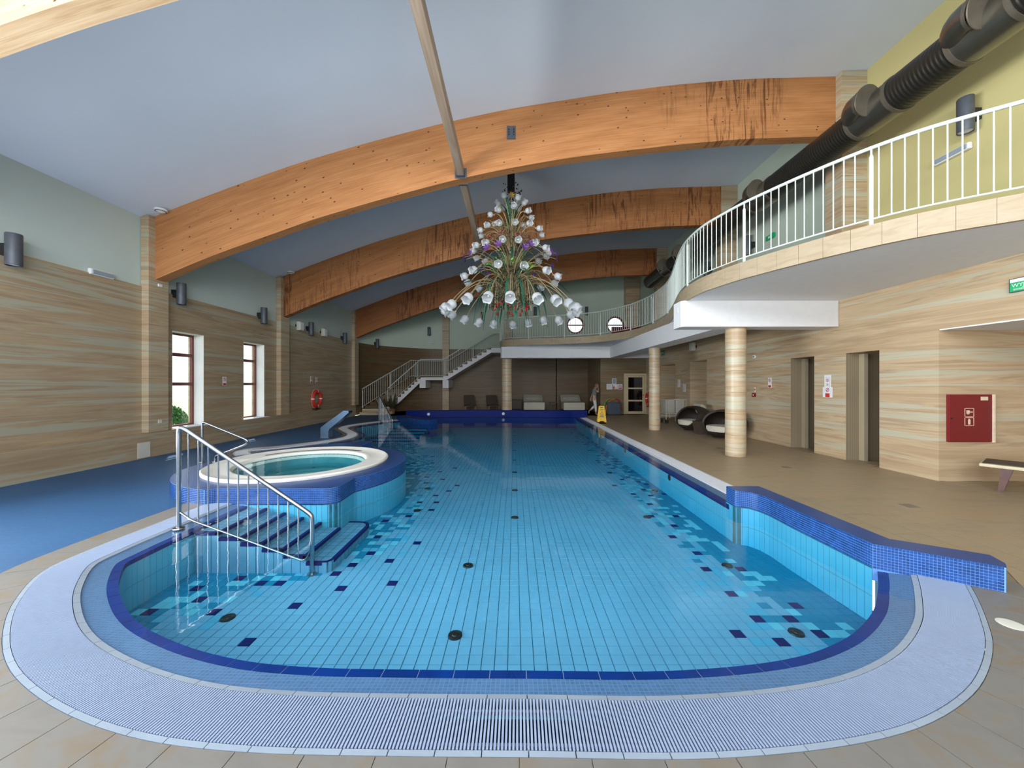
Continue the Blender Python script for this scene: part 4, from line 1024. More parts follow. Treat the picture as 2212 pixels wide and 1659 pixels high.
# --- small wall fittings
def fit(name, label, cat, loc, rz, parts, group=None):
    t = thing(name, label, cat, loc, group, rz)
    for nm, mat, q in parts:
        g = G()
        if q[0] == 'b': g.box(*q[1:])
        elif q[0] == 'd': g.lathe([(q[3], 0), (q[3], q[4]), (0, q[4])], 24, (q[1], -q[5] if len(q) > 5 else 0, q[2]), M=Matrix.Rotation(R(90), 4, 'X'))
        elif q[0] == 'r': g.lathe([(q[3], 0), (q[4], 0), (q[4], q[5]), (q[3], q[5])], 28, (q[1], -q[6], q[2]), M=Matrix.Rotation(R(90), 4, 'X'), close=True)
        elif q[0] == 'bar': g.add(*[[(q[1]+a*math.cos(q[5])-b*math.sin(q[5]), -q[6]-c_, q[2]+a*math.sin(q[5])+b*math.cos(q[5])) for c_ in (0, .002) for a, b in ((-q[3], -q[4]), (q[3], -q[4]), (q[3], q[4]), (-q[3], q[4]))], [(3, 2, 1, 0), (4, 5, 6, 7), (0, 1, 5, 4), (1, 2, 6, 5), (2, 3, 7, 6), (3, 0, 4, 7)]])
        elif q[0] == 'rb': g.rbox(*q[1:])
        obj(nm, g, mat, t)
    return t
def sign(label, loc, rz, w_, h, kind='no', name='safety_sign'):
    ps = [('plate', 'sign_white', ('b', -w_/2, w_/2, -.006, 0, -h/2, h/2))]; r_ = w_*.38; zc = h/2-w_*.5
    if kind in ('no', 'nored'):
        ps += [('ring', 'sign_red', ('r', 0, zc, r_*.8, r_, .002, .006)), ('slash', 'sign_red', ('bar', 0, zc, r_*.85, r_*.1, R(-45), .0065)), ('figure', 'sign_ink', ('bar', 0, zc, r_*.14, r_*.5, R(12), .006))]
        ps += [('caption_block', 'sign_red', ('b', -w_*.4, w_*.4, -.008, -.006, -h*.46, -h*.46+h*.22))]
    if kind == 'text':
        for k in range(7): ps.append(('text_line', 'sign_ink', ('b', -w_*.36, w_*(.36-.1*(k % 3)), -.0075, -.006, h*.36-k*h*.11, h*.36-k*h*.11+h*.02)))
    return fit(name, label, 'sign', loc, rz, ps)
sign('small prohibition sign on the window wall between the two tall windows', (-8.0, 10.22, 1.66), LW, .13, .24)
sign('left of two small prohibition signs above the wall lifebuoy', (-8.0, 14.58, 1.74), LW, .14, .27)
sign('right of two small prohibition signs above the wall lifebuoy', (-8.0, 14.98, 1.72), LW, .15, .24)
sign('small red and white sign on the right wall beside the fire alarm button', (6.9, 10.0, 1.61), -LW, .13, .27)
fit('notice', 'white paper notice on the right wall, upper of a stacked pair', 'notice', (6.9, 8.155, 1.66), -LW, [('plate', 'sign_white', ('b', -.085, .085, -.003, 0, -.16, .12)), ('border', 'sign_ink', ('b', -.056, .056, -.004, -.003, -.15, .06)), ('inner', 'sign_white', ('b', -.053, .053, -.005, -.004, -.147, .057)), ('ring', 'sign_red', ('r', 0, .0, .028, .036, .002, .005)), ('figure', 'sign_ink', ('b', -.006, .006, -.007, -.005, -.022, .022)), ('text_line', 'sign_ink', ('b', -.03, .03, -.0065, -.005, -.11, -.10)), ('text_line', 'sign_ink', ('b', -.022, .022, -.0065, -.005, -.085, -.075))])
fit('notice', 'white paper notice with a red block on the right wall, lower of a stacked pair', 'notice', (6.9, 8.155, 1.40), -LW, [('plate', 'sign_white', ('b', -.125, .125, -.004, 0, -.115, .115)), ('ring', 'sign_red', ('r', 0, .05, .033, .044, .002, .004)), ('slash', 'sign_ink', ('bar', 0, .05, .034, .007, R(45), .0045)), ('caption_block', 'sign_red', ('b', -.055, .055, -.006, -.004, -.11, -.025)), ('caption_inner', 'buoy_red', ('b', -.045, .045, -.007, -.006, -.09, -.05))])
sign('upper white paper on the right wall between the two far doorways', (6.9, 15.52, 1.61), -LW, .22, .30, 'text')
sign('lower white paper on the right wall between the two far doorways', (6.9, 15.02, 1.42), -LW, .22, .30, 'text')
fit('notice', 'grey framed notice left of the door, above three pinkish sheets', 'notice', (5.23, 19.4, 1.72), 0, [('frame', 'sign_white', ('b', -.11, .11, -.012, 0, -.15, .15)), ('sheet', 'trim_white', ('b', -.085, .085, -.014, -.012, -.10, .125)), ('text_line', 'sign_ink', ('b', -.08, .08, -.0155, -.014, -.125, -.11))])
fit('notice', 'wide pale notice sheet at the left of the row beside the door', 'notice', (4.98, 19.4, 1.44), 0, [('plate', 'sign_white', ('b', -.15, .15, -.006, 0, -.145, .145))]+[('text_line', 'sign_ink', ('b', -.12, .12-.03*(k % 3), -.0075, -.006, .09-.035*k, .095-.035*k)) for k in range(6)])
fit('notice', 'pinkish notice sheet in the middle of the row beside the door', 'notice', (5.29, 19.4, 1.44), 0, [('plate', 'sign_white', ('b', -.125, .125, -.006, 0, -.13, .13)), ('caption_block', 'sign_red', ('b', -.11, -.04, -.008, -.006, -.12, .02)), ('caption_block', 'sign_cream', ('b', -.02, .11, -.008, -.006, -.12, -.04))])
sign('round prohibition sign at the right of the row of notices beside the door', (5.545, 19.4, 1.43), 0, .23, .29)
# emergency exit sign, loudspeakers, detectors
def words(txt, size, mat, parent, loc, rz=0, name='lettering'):
    cu = bpy.data.curves.new('lettering', 'FONT'); cu.body = txt; cu.size = size; cu.align_x = 'CENTER'; cu.align_y = 'CENTER'; cu.extrude = .001
    tmp = bpy.data.objects.new('tmp', cu); C.objects.link(tmp); me = bpy.data.meshes.new_from_object(tmp)
    bpy.data.objects.remove(tmp); me.materials.clear(); me.materials.append(MT[mat])
    return link(name, me, parent, loc, (R(90), 0, 0))
t = fit('exit_sign', 'green and white illuminated exit sign high on the right wall, cut by the frame edge', 'sign', (6.9, 4.97, 2.94), -LW, [('case', 'lamp_grey', ('b', -.17, .17, -.035, 0, -.10, .09)), ('face', 'sign_green', ('b', -.158, .158, -.038, -.034, -.09, .032)), ('top_strip', 'sign_white', ('b', -.158, .158, -.038, -.034, .034, .08))])
words('WYJŚCIE', .07, 'sign_white', t, (0, -.0395, -.012)); words('EWAKUACYJNE', .034, 'sign_white', t, (0, -.0395, -.066))
t = fit('exit_sign', 'small green exit sign under the gallery near the far column', 'sign', (6.9, 17.15, 3.02), -LW, [('case', 'sign_green_dark', ('b', -.16, .16, -.03, 0, -.12, .12)), ('arrow', 'sign_white', ('b', -.08, .08, -.034, -.03, -.02, .02))])
t = fit('exit_sign', 'green hanging sign with a round end on the balcony wall', 'sign', (7.57, 10.95, 5.92), -LW, [('case', 'sign_green', ('b', -.16, .16, -.03, 0, -.07, .07)), ('round_end', 'sign_green', ('d', .15, 0, .085, .03, .002)), ('figure', 'sign_white', ('b', -.05, .03, -.034, -.03, -.03, .03))])
t.rotation_euler = (0, 0, -LW)
def speaker(label, loc, rz):
    fit('loudspeaker', label, 'loudspeaker', loc, rz, [('cabinet', 'box_cream', ('rb', -.13, .13, -.17, -.03, -.16, .16, .02)), ('grille', 'white_plastic', ('b', -.10, .10, -.178, -.168, -.13, .13)), ('bracket', 'dark_metal', ('b', -.15, .15, -.03, 0, -.05, .05))], 'white wall loudspeakers')
speaker('cream box loudspeaker high on the left wall past the second pilaster', (-8.03, 13.72, 3.72), LW)
speaker('cream box loudspeaker on the right wall under the gallery', (6.9, 14.15, 3.0), -LW)
speaker('small cream box fixed at the top edge of the stone cladding, left wall', (-8.03, 15.45, 3.72), LW)
def elight(label, loc, rz, w_=.42):
    fit('emergency_light', label, 'lamp', loc, rz, [('case', 'white_plastic', ('rb', -w_/2, w_/2, -.07, 0, -.055, .055, .018)), ('lens', 'trim_white', ('rb', -w_/2+.03, w_/2-.03, -.085, -.06, -.04, .04, .01))], 'slim white emergency lights')
elight('slim white emergency light on the left wall above the cladding, before the first pilaster', (-8.03, 7.17, 3.71), LW)
elight('slim pale emergency light on the yellow wall', (7.57, 6.37, 5.53), -LW, .52)
elight('slim emergency light on the end wall above the stairs', (-4.97, 22.40, 3.98+.1), R(12), .3)
fit('round_detector', 'small white round detector on the right wall above the alarm button', 'detector', (6.9, 10.62, 2.36), -LW, [('base', 'white_plastic', ('d', 0, 0, .05, .04)), ('lens', 'dark_metal', ('d', 0, 0, .018, .05))])
fit('fire_alarm_button', 'red fire alarm button box on the right wall', 'alarm', (6.9, 10.62, 1.27), -LW, [('box', 'red_paint', ('rb', -.06, .06, -.05, 0, -.06, .05, .008)), ('button', 'sign_white', ('d', 0, -.005, .022, .052)), ('label_plate', 'sign_white', ('b', -.035, .035, -.003, 0, .09, .21)), ('label_mark', 'sign_red', ('b', -.02, .02, -.005, -.003, .12, .18))])
fit('switch_plate', 'small white switch plate under the end of the nearest beam', 'switch', (-7.85, 8.20, 3.76), LW, [('plate', 'white_plastic', ('rb', -.045, .045, -.02, 0, -.03, .03, .005))])
fit('socket_plate', 'small pale socket plate low on the first left pilaster', 'switch', (-7.85, 8.2, .75), LW, [('plate', 'box_cream', ('rb', -.04, .04, -.012, 0, -.04, .04, .004))])
for x, y, nm in ((-7.62, 7.98, 'beside the first left pilaster'), (-7.55, 12.5, 'beside the second left pilaster')):
    z = ZT(x); t = thing('smoke_detector', 'round white smoke detector on the ceiling '+nm, 'detector', (x, y, z), 'ceiling smoke detectors')
    g = G(); g.lathe([(.115, .0), (.115, -.03), (.09, -.045), (.05, -.07), (0, -.075)], 24); obj('body', g, 'white_plastic', t, True)
    g = G(); g.lathe([(.095, -.035), (.10, -.048), (.085, -.052)], 24, cap=False); obj('rim', g, 'lamp_grey', t, True)
# fire cabinet with its pictograms
t = thing('fire_cabinet', 'dark red fire hose cabinet with white hose and extinguisher symbols', 'cabinet', (7.375, 6.02, 1.025))
g = G(); g.rbox(-.355, .355, -.03, .1, -.385, .385, .006); obj('body', g, 'red_paint', t)
g = G(); g.rbox(-.35, .285, -.045, -.03, -.38, .38, .004); dd = obj('door', g, 'red_paint', t)
g = G(); g.box(.36, .385, -.05, 0, -.39, .385); obj('side_trim', g, 'sign_cream', t)
g = G(); g.box(.15, .265, -.048, -.044, .29, .35); obj('plate', g, 'sign_cream', dd)
for z0, z1 in ((.025, .165), (-.12, .015)):
    g = G()
    for q in ((-.11, .04, z0, z0+.007), (-.11, .04, z1-.007, z1), (-.11, -.103, z0, z1), (.033, .04, z0, z1)): g.box(q[0], q[1], -.048, -.044, q[2], q[3])
    obj('symbol_frame', g, 'sign_cream', dd)
g = G(); g.box(-.08, -.03, -.048, -.044, .075, .13); g.box(-.03, .02, -.048, -.044, .095, .11); g.box(-.07, -.04, -.048, -.044, .065, .08); obj('hose_symbol', g, 'sign_cream', dd)
g = G(); g.rbox(-.052, -.018, -.048, -.044, -.10, -.02, .001); g.box(-.045, -.028, -.048, -.044, -.022, -.005); obj('extinguisher_symbol', g, 'sign_cream', dd)
g = G(); g.lathe([(.012, 0), (.012, .012), (0, .014)], 12, (-.32, -.045, 0), M=Matrix.Rotation(R(90), 4, 'X')); obj('lock', g, 'dark_metal', dd)

# --- lifebuoys
def lifebuoy(label, loc, rz, r_=.30):
    t = thing('lifebuoy', label, 'lifebuoy', loc, 'red lifebuoys', rz)
    ps = [(r_*math.cos(2*math.pi*k/48), -.08, r_*math.sin(2*math.pi*k/48)) for k in range(48)]
    g = G(); g.tube(ps, .068, 14, closed=True); obj('ring', g, 'buoy_red', t, True)
    for a in (0, 90, 180, 270):
        q = [(r_*math.cos(R(a+d)), -.08, r_*math.sin(R(a+d))) for d in (-5, 0, 5)]
        g = G(); g.tube(q, .0705, 14, cap=False); obj('band', g, 'sign_white', t, True)
    q = []
    for k in range(48):
        a = 2*math.pi*k/48; rr = r_+.085+.03*abs(math.sin(2*a)); q.append((rr*math.cos(a), -.08, rr*math.sin(a)))
    g = G(); g.tube(q, .008, 6, closed=True); obj('grab_rope', g, 'sign_cream', t, True)
    g = G(); g.box(-.03, .03, -.10, 0, r_-.03, r_+.03); g.box(-.2, .2, -.14, 0, -r_-.12, -r_-.08); obj('hook', g, 'dark_metal', t)
lifebuoy('red lifebuoy with white bands hanging on the left wall', (-8.0, 14.85, .99), LW)
lifebuoy('red lifebuoy half hidden behind the middle column beside the door', (6.89, 18.9, .86), -LW)
bpy.data.objects['lifebuoy.001'].location = (7.0-.12, 18.75, .84)

def bez3(p0, p1, p2, p3, n=12):
    return [tuple(p0[q]*(1-t)**3+3*p1[q]*t*(1-t)**2+3*p2[q]*t*t*(1-t)+p3[q]*t**3 for q in range(3)) for t in [i/n for i in range(1, n+1)]]
# --- ventilation duct under the roof, right side
duct = thing('ventilation_duct', 'large dark spiral ventilation duct running high along the right side', 'duct', (6.4, 0, 6.41))
segs = [(-3.9, 4.6), (5.25, 6.15), (6.85, 9.1), (9.8, 13.45), (14.15, 14.95), (15.65, 17.5)]
for a, b in segs:
    g = G(); P = []; r_ = []; n = int((b-a)/.05)
    g.lathe([(.295, a), (.295, b)], 36, M=Matrix.Rotation(R(-90), 4, 'X')); obj('spiral_pipe', g, 'duct_dark', duct, True)
    for e in (a, b):
        g = G(); g.lathe([(.29, e-.03), (.308, e-.03), (.308, e+.03), (.29, e+.03)], 36, M=Matrix.Rotation(R(-90), 4, 'X'), close=True); obj('joint_ring', g, 'duct_plate', duct, True)
for y in (4.92, 6.5, 9.45, 13.8, 15.3):
    g = G(); g.lathe([(.298, y-.34), (.298, y+.35)], 36, M=Matrix.Rotation(R(-90), 4, 'X'), cap=False); tp_ = obj('tee_piece', g, 'duct_shiny', duct, True)
    dr = Vector((.12, -.96, -.24)).normalized(); dc = Vector((-.30, y-.10, .07)); Mx = Matrix.Translation(dc) @ oriented(*dr); q = Vector(dc)-dr*.06
    g = G(); g.tube([Vector((0, y+.36, 0))]+[Vector(p) for p in bez3((0, y+.30, 0), (-.22, y+.28, .03), tuple(q-dr*.2), tuple(q), 8)], .19, 28, cap=False); obj('nozzle', g, 'duct_shiny', tp_, True)
    g = G(); g.lathe([(.185, -.10), (.205, -.09), (.205, -.045)], 28, M=Mx, cap=False); obj('collar', g, 'duct_plate', tp_, True)
    g = G(); g.lathe([(0, -.01), (.24, -.01), (.245, .0), (.24, .01), (0, .015)], 32, M=Mx); obj('disc_valve', g, 'duct_plate', tp_, True)
    g = G(); g.tube([Mx @ Vector((0, 0, -.2)), Mx @ Vector((0, 0, .01))], .02, 8); obj('valve_stem', g, 'dark_metal', tp_)
g = G(); g.lathe([(.295, 17.5), (.28, 17.53), (0, 17.54)], 36, M=Matrix.Rotation(R(-90), 4, 'X')); obj('end_cap', g, 'duct_plate', duct, True)

# --- chandelier: tiers of glass tulips on thin brass stems, with metal foliage
CH = thing('chandelier', 'huge tiered chandelier of white glass tulips, purple flowers and green metal leaves', 'chandelier', (-.09, 10.3, 0))
cr = random.Random(11)
g = G(); g.box(-.10, .10, -.10, .10, 6.93, ZT(-.09)-.005); obj('ceiling_tube', g, 'dark_metal', CH)
g = G(); g.lathe([(.025, 6.93), (.02, 6.4), (.03, 6.3), (.02, 5.9), (.05, 5.5), (.06, 5.3), (.05, 5.1), (.022, 4.95), (.022, 4.6), (.05, 4.3), (.055, 4.0), (.03, 3.85), (0, 3.82)], 18, cap=False); obj('stem_column', g, 'brass', CH, True)
def shade_data(s, open_=.9):
    prof = [(.015, -.02), (.03, 0), (.075, .02), (.112, .065), (.122, .115), (.112, .165), (.105*open_+.012, .205), (.118*open_+.02, .235)]; n = 20; vs = []; fs = []
    for i, (r_, z) in enumerate(prof):
        for k in range(n):
            a = 2*math.pi*k/n; f = 1+(.07*math.cos(5*a) if i == len(prof)-1 else .02*math.cos(5*a)); zz = z+(.014*math.cos(5*a) if i == len(prof)-1 else 0)
            vs.append((r_*f*math.cos(a)*s, r_*f*math.sin(a)*s, zz*s))
    for i in range(len(prof)-1):
        for k in range(n): fs.append((i*n+k, i*n+(k+1) % n, (i+1)*n+(k+1) % n, (i+1)*n+k))
    g = G(); g.add(vs, fs); return g.data('glass_shade', 'frosted_glass', True)
def bez(p0, p1, p2, p3, n=12):
    out = []
    for i in range(n+1):
        t = i/n; out.append(tuple(p0[q]*(1-t)**3+3*p1[q]*t*(1-t)**2+3*p2[q]*t*t*(1-t)+p3[q]*t**3 for q in range(3)))
    return out
def tier(n, Rr, z, size, z0, lift, dr, off, open_=.9, jit=.04, rad=.011):
    sh = shade_data(size, open_); gb = G(); gb.sphere((0, 0, .09*size/1), .028*size**.5, n=10, m_=6); bulb = gb.data('bulb', 'white_plastic', True)
    gd = G(); gd.lathe([(.022, -.05), (.03, -.02), (.018, 0)], 10); cup = gd.data('cup', 'brass', True)
    d = Vector((dr[0], 0, dr[1])).normalized(); q = oriented(*d).to_euler()
    e = (Rr-d.x*.0, 0, z); b = (e[0]-d.x*.10*size, 0, e[2]-d.z*.10*size)
    P = bez((.05, 0, z0), (Rr*.35, 0, z0+lift), (Rr*.85-d.x*.2, 0, z-d.z*.45+lift*.25), b)
    ga = G(); ga.tube(P, rad, 6); am = ga.data('arm', 'brass', True)
    for k in range(n):
        a = -math.pi/2+2*math.pi*(k+off)/n+cr.uniform(-jit, jit)
        ar = link('arm', am, CH, (0, 0, cr.uniform(-.04, .04)), (0, 0, a))
        link('glass_shade', sh, ar, b, q); link('cup', cup, ar, b, q)
        if size > .5: link('bulb', bulb, ar, b, q)
tier(20, 1.80, 3.60, 1.0, 3.95, .95, (.75, -.66), 0)
tier(12, 1.28, 4.50, .80, 4.1, .95, (.9, -.35), .5)
tier(15, 1.03, 5.22, .70, 4.75, .75, (.93, -.30), .5)
tier(13, .84, 5.74, .62, 5.25, .55, (.95, -.2), .3)
tier(8, .56, 6.22, .62, 5.5, .55, (.92, .0), .2)
tier(6, .36, 6.62, .66, 5.9, .35, (.55, .8), .5, 1.1)
# purple flowers, red buds, dried clusters, one yellow flower
def star(s, m_, petals=6):
    g = G()
    for k in range(petals):
        a = 2*math.pi*k/petals; c, d = math.cos(a), math.sin(a); w_ = .26*s
        g.add([(0, 0, 0), (c*.5*s-d*w_, d*.5*s+c*w_, .22*s), (c*s, d*s, .30*s), (c*.5*s+d*w_, d*.5*s-c*w_, .22*s), (c*.5*s, d*.5*s, .12*s)], [(0, 4, 1), (1, 4, 2), (2, 4, 3), (3, 4, 0)])
    return g.data('flower', m_, False)
def spray(n, Rr, z, z0, lift, name, data, dr, jz=.05, jr=.06, rad=.006, off=.5):
    d = Vector((dr[0], 0, dr[1])).normalized(); q = oriented(*d).to_euler()
    ga = G(); ga.tube(bez((.05, 0, z0), (Rr*.3, 0, z0+lift), (Rr*.8, 0, z+lift*.2), (Rr, 0, z)), rad, 5); am = ga.data('stem', 'brass', True)
    for k in range(n):
        a = -math.pi/2+2*math.pi*(k+off)/n+cr.uniform(-.1, .1)
        st = link('stem', am, CH, (cr.uniform(-jr, jr), cr.uniform(-jr, jr), cr.uniform(-jz, jz)), (0, 0, a))
        link(name, data, st, (Rr, 0, z), q)
spray(18, 1.24, 4.93, 4.2, .75, 'purple_flower', star(.12, 'petal_purple'), (.9, .2), .12)
gb = G(); gb.sphere((0, 0, 0), .032, .032, .05); spray(18, .46, 3.66, 4.3, .25, 'red_bud', gb.data('red_bud', 'petal_red', True), (.2, -1), .12, .03)
spray(1, .22, 6.72, 6.2, .2, 'yellow_flower', star(.10, 'petal_yellow'), (1, .1), 0, 0, off=0)
def cluster(name, mat, R0_, z, n, s):
    for k in range(n):
        a = 2*math.pi*(k+.5)/n; g = G()
        for q in range(26):
            v = Vector((cr.gauss(0, 1), cr.gauss(0, 1), cr.gauss(0, 1))).normalized()*s; g.sphere(tuple(v), .028, n=6, m_=4)
        link(name, g.data(name, mat), CH, (R0_*math.cos(a), R0_*math.sin(a), z+cr.uniform(-.05, .05)))['kind'] = 'stuff'
cluster('dried_cluster', 'dried_brown', .56, 5.52, 8, .12)
def blade(L, w_, P):
    g = G(); n = len(P); vs = []
    for i, p in enumerate(P):
        ww = w_*math.sin(math.pi*(i/(n-1)*.92+.05))**.8; vs += [(p[0], -ww, p[2]), (p[0]+.01, 0, p[2]-ww*.5), (p[0], ww, p[2])]
    g.add(vs, [(3*i, 3*i+1, 3*i+4, 3*i+3) for i in range(n-1)]+[(3*i+1, 3*i+2, 3*i+5, 3*i+4) for i in range(n-1)]); return g.data('long_leaf', 'leaf_green', True)
for n_, P in ((13, bez((.3, 0, 4.35), (.7, 0, 4.7), (1.0, 0, 4.0), (1.05, 0, 3.25))), (9, bez((.7, 0, 4.4), (1.1, 0, 4.75), (1.5, 0, 4.45), (1.85, 0, 4.15))), (8, bez((.2, 0, 4.75), (.35, 0, 5.15), (.55, 0, 5.3), (.8, 0, 5.05))), (5, bez((.05, 0, 5.9), (.1, 0, 6.3), (.16, 0, 6.5), (.3, 0, 6.62))), (7, bez((.15, 0, 3.9), (.35, 0, 4.0), (.5, 0, 3.6), (.55, 0, 3.2)))):
    bl = blade(1, .035 if n_ != 5 else .06, P)
    for k in range(n_): link('long_leaf', bl, CH, (0, 0, cr.uniform(-.1, .1)), (0, 0, 2*math.pi*(k+cr.random()*.5)/n_))
def scatter(name, mat, n, fn, s, label=None):
    g = G()
    for _ in range(n):
        p = Vector(fn()); a = Vector((cr.gauss(0, 1), cr.gauss(0, 1), cr.gauss(0, 1))).normalized(); b = a.orthogonal().normalized(); c = a.cross(b); q = s*cr.uniform(.6, 1.3)
        g.add([p-b*q, p-c*q*.45, p+b*q, p+c*q*.45], [(0, 1, 2, 3)])
    obj(name, g, mat, CH, stuff=True, label=label)
def cone(r0, r1, z0, z1):
    def f():
        t = cr.random(); a = cr.random()*6.283; r_ = (r0+(r1-r0)*t)*cr.uniform(.55, 1); return (r_*math.cos(a), r_*math.sin(a), z0+(z1-z0)*t)
    return f
scatter('small_leaves', 'leaf_olive', 1300, cone(.66, .35, 3.7, 4.8), .045)
scatter('small_leaves', 'leaf_olive', 420, cone(.5, .12, 5.0, 6.3), .042)
scatter('lime_leaves', 'leaf_lime', 150, cone(.85, .55, 4.72, 4.98), .05)
scatter('lime_leaves', 'leaf_lime', 50, cone(.5, .12, 5.3, 6.6), .045)
scatter('dark_sprigs', 'dark_metal', 90, cone(.14, .34, 6.6, 7.05), .045)
g = G()
for k in range(110):
    a = cr.random()*6.283; r_ = cr.uniform(.3, .72); z1 = cr.uniform(3.55, 4.2)
    P = bez((.06, 0, 4.1+cr.random()*.3), (r_*.4, 0, 4.75), (r_, 0, 4.7), (r_*cr.uniform(.8, 1.1), 0, z1), 8)
    g.tube([(x*math.cos(a), x*math.sin(a), z) for x, y, z in P], .0055, 4)
for k in range(60):
    a = cr.random()*6.283; r_ = cr.uniform(.35, 1.0)
    P = bez((.05, 0, 4.3), (r_*.2, 0, 4.8), (r_*.7, 0, 5.1), (r_, 0, cr.uniform(4.6, 5.2)), 8)
    g.tube([(x*math.cos(a), x*math.sin(a), z) for x, y, z in P], .0055, 4)
for k in range(60):
    a = cr.random()*6.283; r_ = cr.uniform(.2, .75)
    P = bez((.05, 0, 5.25), (r_*.3, 0, 5.8), (r_*.7, 0, 6.0), (r_, 0, cr.uniform(5.5, 6.2)), 8)
    g.tube([(x*math.cos(a), x*math.sin(a), z) for x, y, z in P], .0055, 4)
obj('wire_sprays', g, 'brass', CH, stuff=True)

# --- wicker pod chairs
def pod(label, x, y, rz, towel=False):
    t = thing('pod_chair', label, 'chair', (x, y, 0), 'black wicker pod chairs', rz)
    bm = bmesh.new(); bmesh.ops.create_uvsphere(bm, u_segments=36, v_segments=24, radius=1)
    for v in bm.verts:
        z = v.co.z; sq = 1-.12*max(0, -z)
        v.co = Vector((v.co.x*.62*sq, v.co.y*.60*sq, (.40+z*(.43 if z > 0 else .46))))
        v.co.z = max(v.co.z, .02)
    bmesh.ops.bisect_plane(bm, geom=bm.verts[:]+bm.edges[:]+bm.faces[:], plane_co=(-.33, 0, .40), plane_no=(-.90, 0, .43), clear_outer=True)
    bmesh.ops.recalc_face_normals(bm, faces=bm.faces[:])
    r_ = bmesh.ops.solidify(bm, geom=bm.faces[:], thickness=.055)
    g = G(); g.frombm(bm); obj('shell', g, 'wicker', t, True)
    g = G(); bm = bmesh.new(); bmesh.ops.create_cube(bm, size=1); bmesh.ops.subdivide_edges(bm, edges=bm.edges[:], cuts=4, use_grid_fill=True)
    for v in bm.verts:
        p = v.co*2; q = Vector((p.x, p.y, 0)); m_ = max(abs(p.x), abs(p.y)); l = q.length
        if l > 0: k = m_/l; q = q*(k*.75+.25)
        v.co = Vector((q.x*.40-.07, q.y*.42, .27+p.z*.11*(1-.25*(q.length)**3)))
    g.frombm(bm); obj('seat_cushion', g, 'cushion_white', t, True)
    if towel:
        g = G(); n = 8
        for k in range(n):
            a0_ = R(-16+70*k/n); P = []
        bm = bmesh.new(); bmesh.ops.create_cube(bm, size=1); bmesh.ops.bevel(bm, geom=bm.edges[:], offset=.12, segments=3, affect='EDGES')
        for v in bm.verts: v.co = Matrix.Rotation(R(-38), 4, 'Y') @ Vector((v.co.x*.12, v.co.y*.5, v.co.z*.42)); v.co += Vector((.32, .05, .70))
        g.frombm(bm); obj('back_cushion', g, 'linen', t, True)
    g = G(); g.lathe([(.32, .0), (.30, .03)], 24); obj('foot_ring', g, 'dark_base', t)
    return t
pod('black wicker pod chair with white seat, farther one with a pale back cushion', 6.18, 12.75, R(14), True)
pod('black wicker pod chair with white seat, nearer one partly behind the large column', 6.22, 10.95, R(28))
t = thing('wicker_table', 'small brown wicker side table between the two pod chairs', 'table', (5.93, 11.75, 0))
g = G(); g.add([(-.15, -.15, 0), (.15, -.15, 0), (.15, .15, 0), (-.15, .15, 0), (-.19, -.19, .38), (.19, -.19, .38), (.19, .19, .38), (-.19, .19, .38)], [(0, 3, 2, 1), (4, 5, 6, 7), (0, 1, 5, 4), (1, 2, 6, 5), (2, 3, 7, 6), (3, 0, 4, 7)]); obj('base', g, 'wicker_brown', t)
g = G(); g.rbox(-.2, .2, -.2, .2, .38, .40, .008); obj('table_top', g, 'wicker_brown', t)

# --- laundry trolley
t = thing('laundry_trolley', 'white tubular trolley with slatted sides holding pale linen boxes on black castors', 'trolley', (6.47, 15.1, 0), None, R(4))
g = G()
for z in (.30, .40, .95):
    g.tube([(-.42, -.27, z), (.42, -.27, z), (.42, .27, z), (-.42, .27, z)], .013, 8, closed=True)
for x in (-.42, 0, .42):
    for y in (-.27, .27): g.tube([(x, y, .16), (x, y, .95 if abs(x) > .1 else .4)], .013, 8)
obj('frame', g, 'box_cream', t, True)
g = G()
for k in range(11): g.tube([(.0+.042*k, -.27, .40), (.0+.042*k, -.27, .95)], .006, 6)
obj('side_slats', g, 'box_cream', t, True)
g = G(); g.rbox(-.39, -.04, -.24, .24, .42, .97, .03); obj('linen_box', g, 'linen', t, True)
g = G(); g.rbox(.0, .38, -.22, .24, .42, .93, .03); obj('linen_box', g, 'linen', t, True)
g = G(); g.tube(smooth_poly([(.42, -.27, .5), (.42, -.27, .98), (.50, -.27, .98), (.50, -.27, .80)], .04), .012, 8); obj('handle', g, 'dark_metal', t, True)
for x in (-.38, .38):
    for y in (-.24, .24):
        g = G(); g.lathe([(.0, -.02), (.075, -.02), (.08, -.012), (.08, .012), (.075, .02), (0, .02)], 18, (x, y, .08), M=Matrix.Rotation(R(90), 4, 'X')); w_ = obj('castor', g, 'dark_base', t, True)
        g = G(); g.box(x-.02, x+.02, y-.03, y+.03, .14, .19); obj('castor_fork', g, 'lamp_grey', w_)

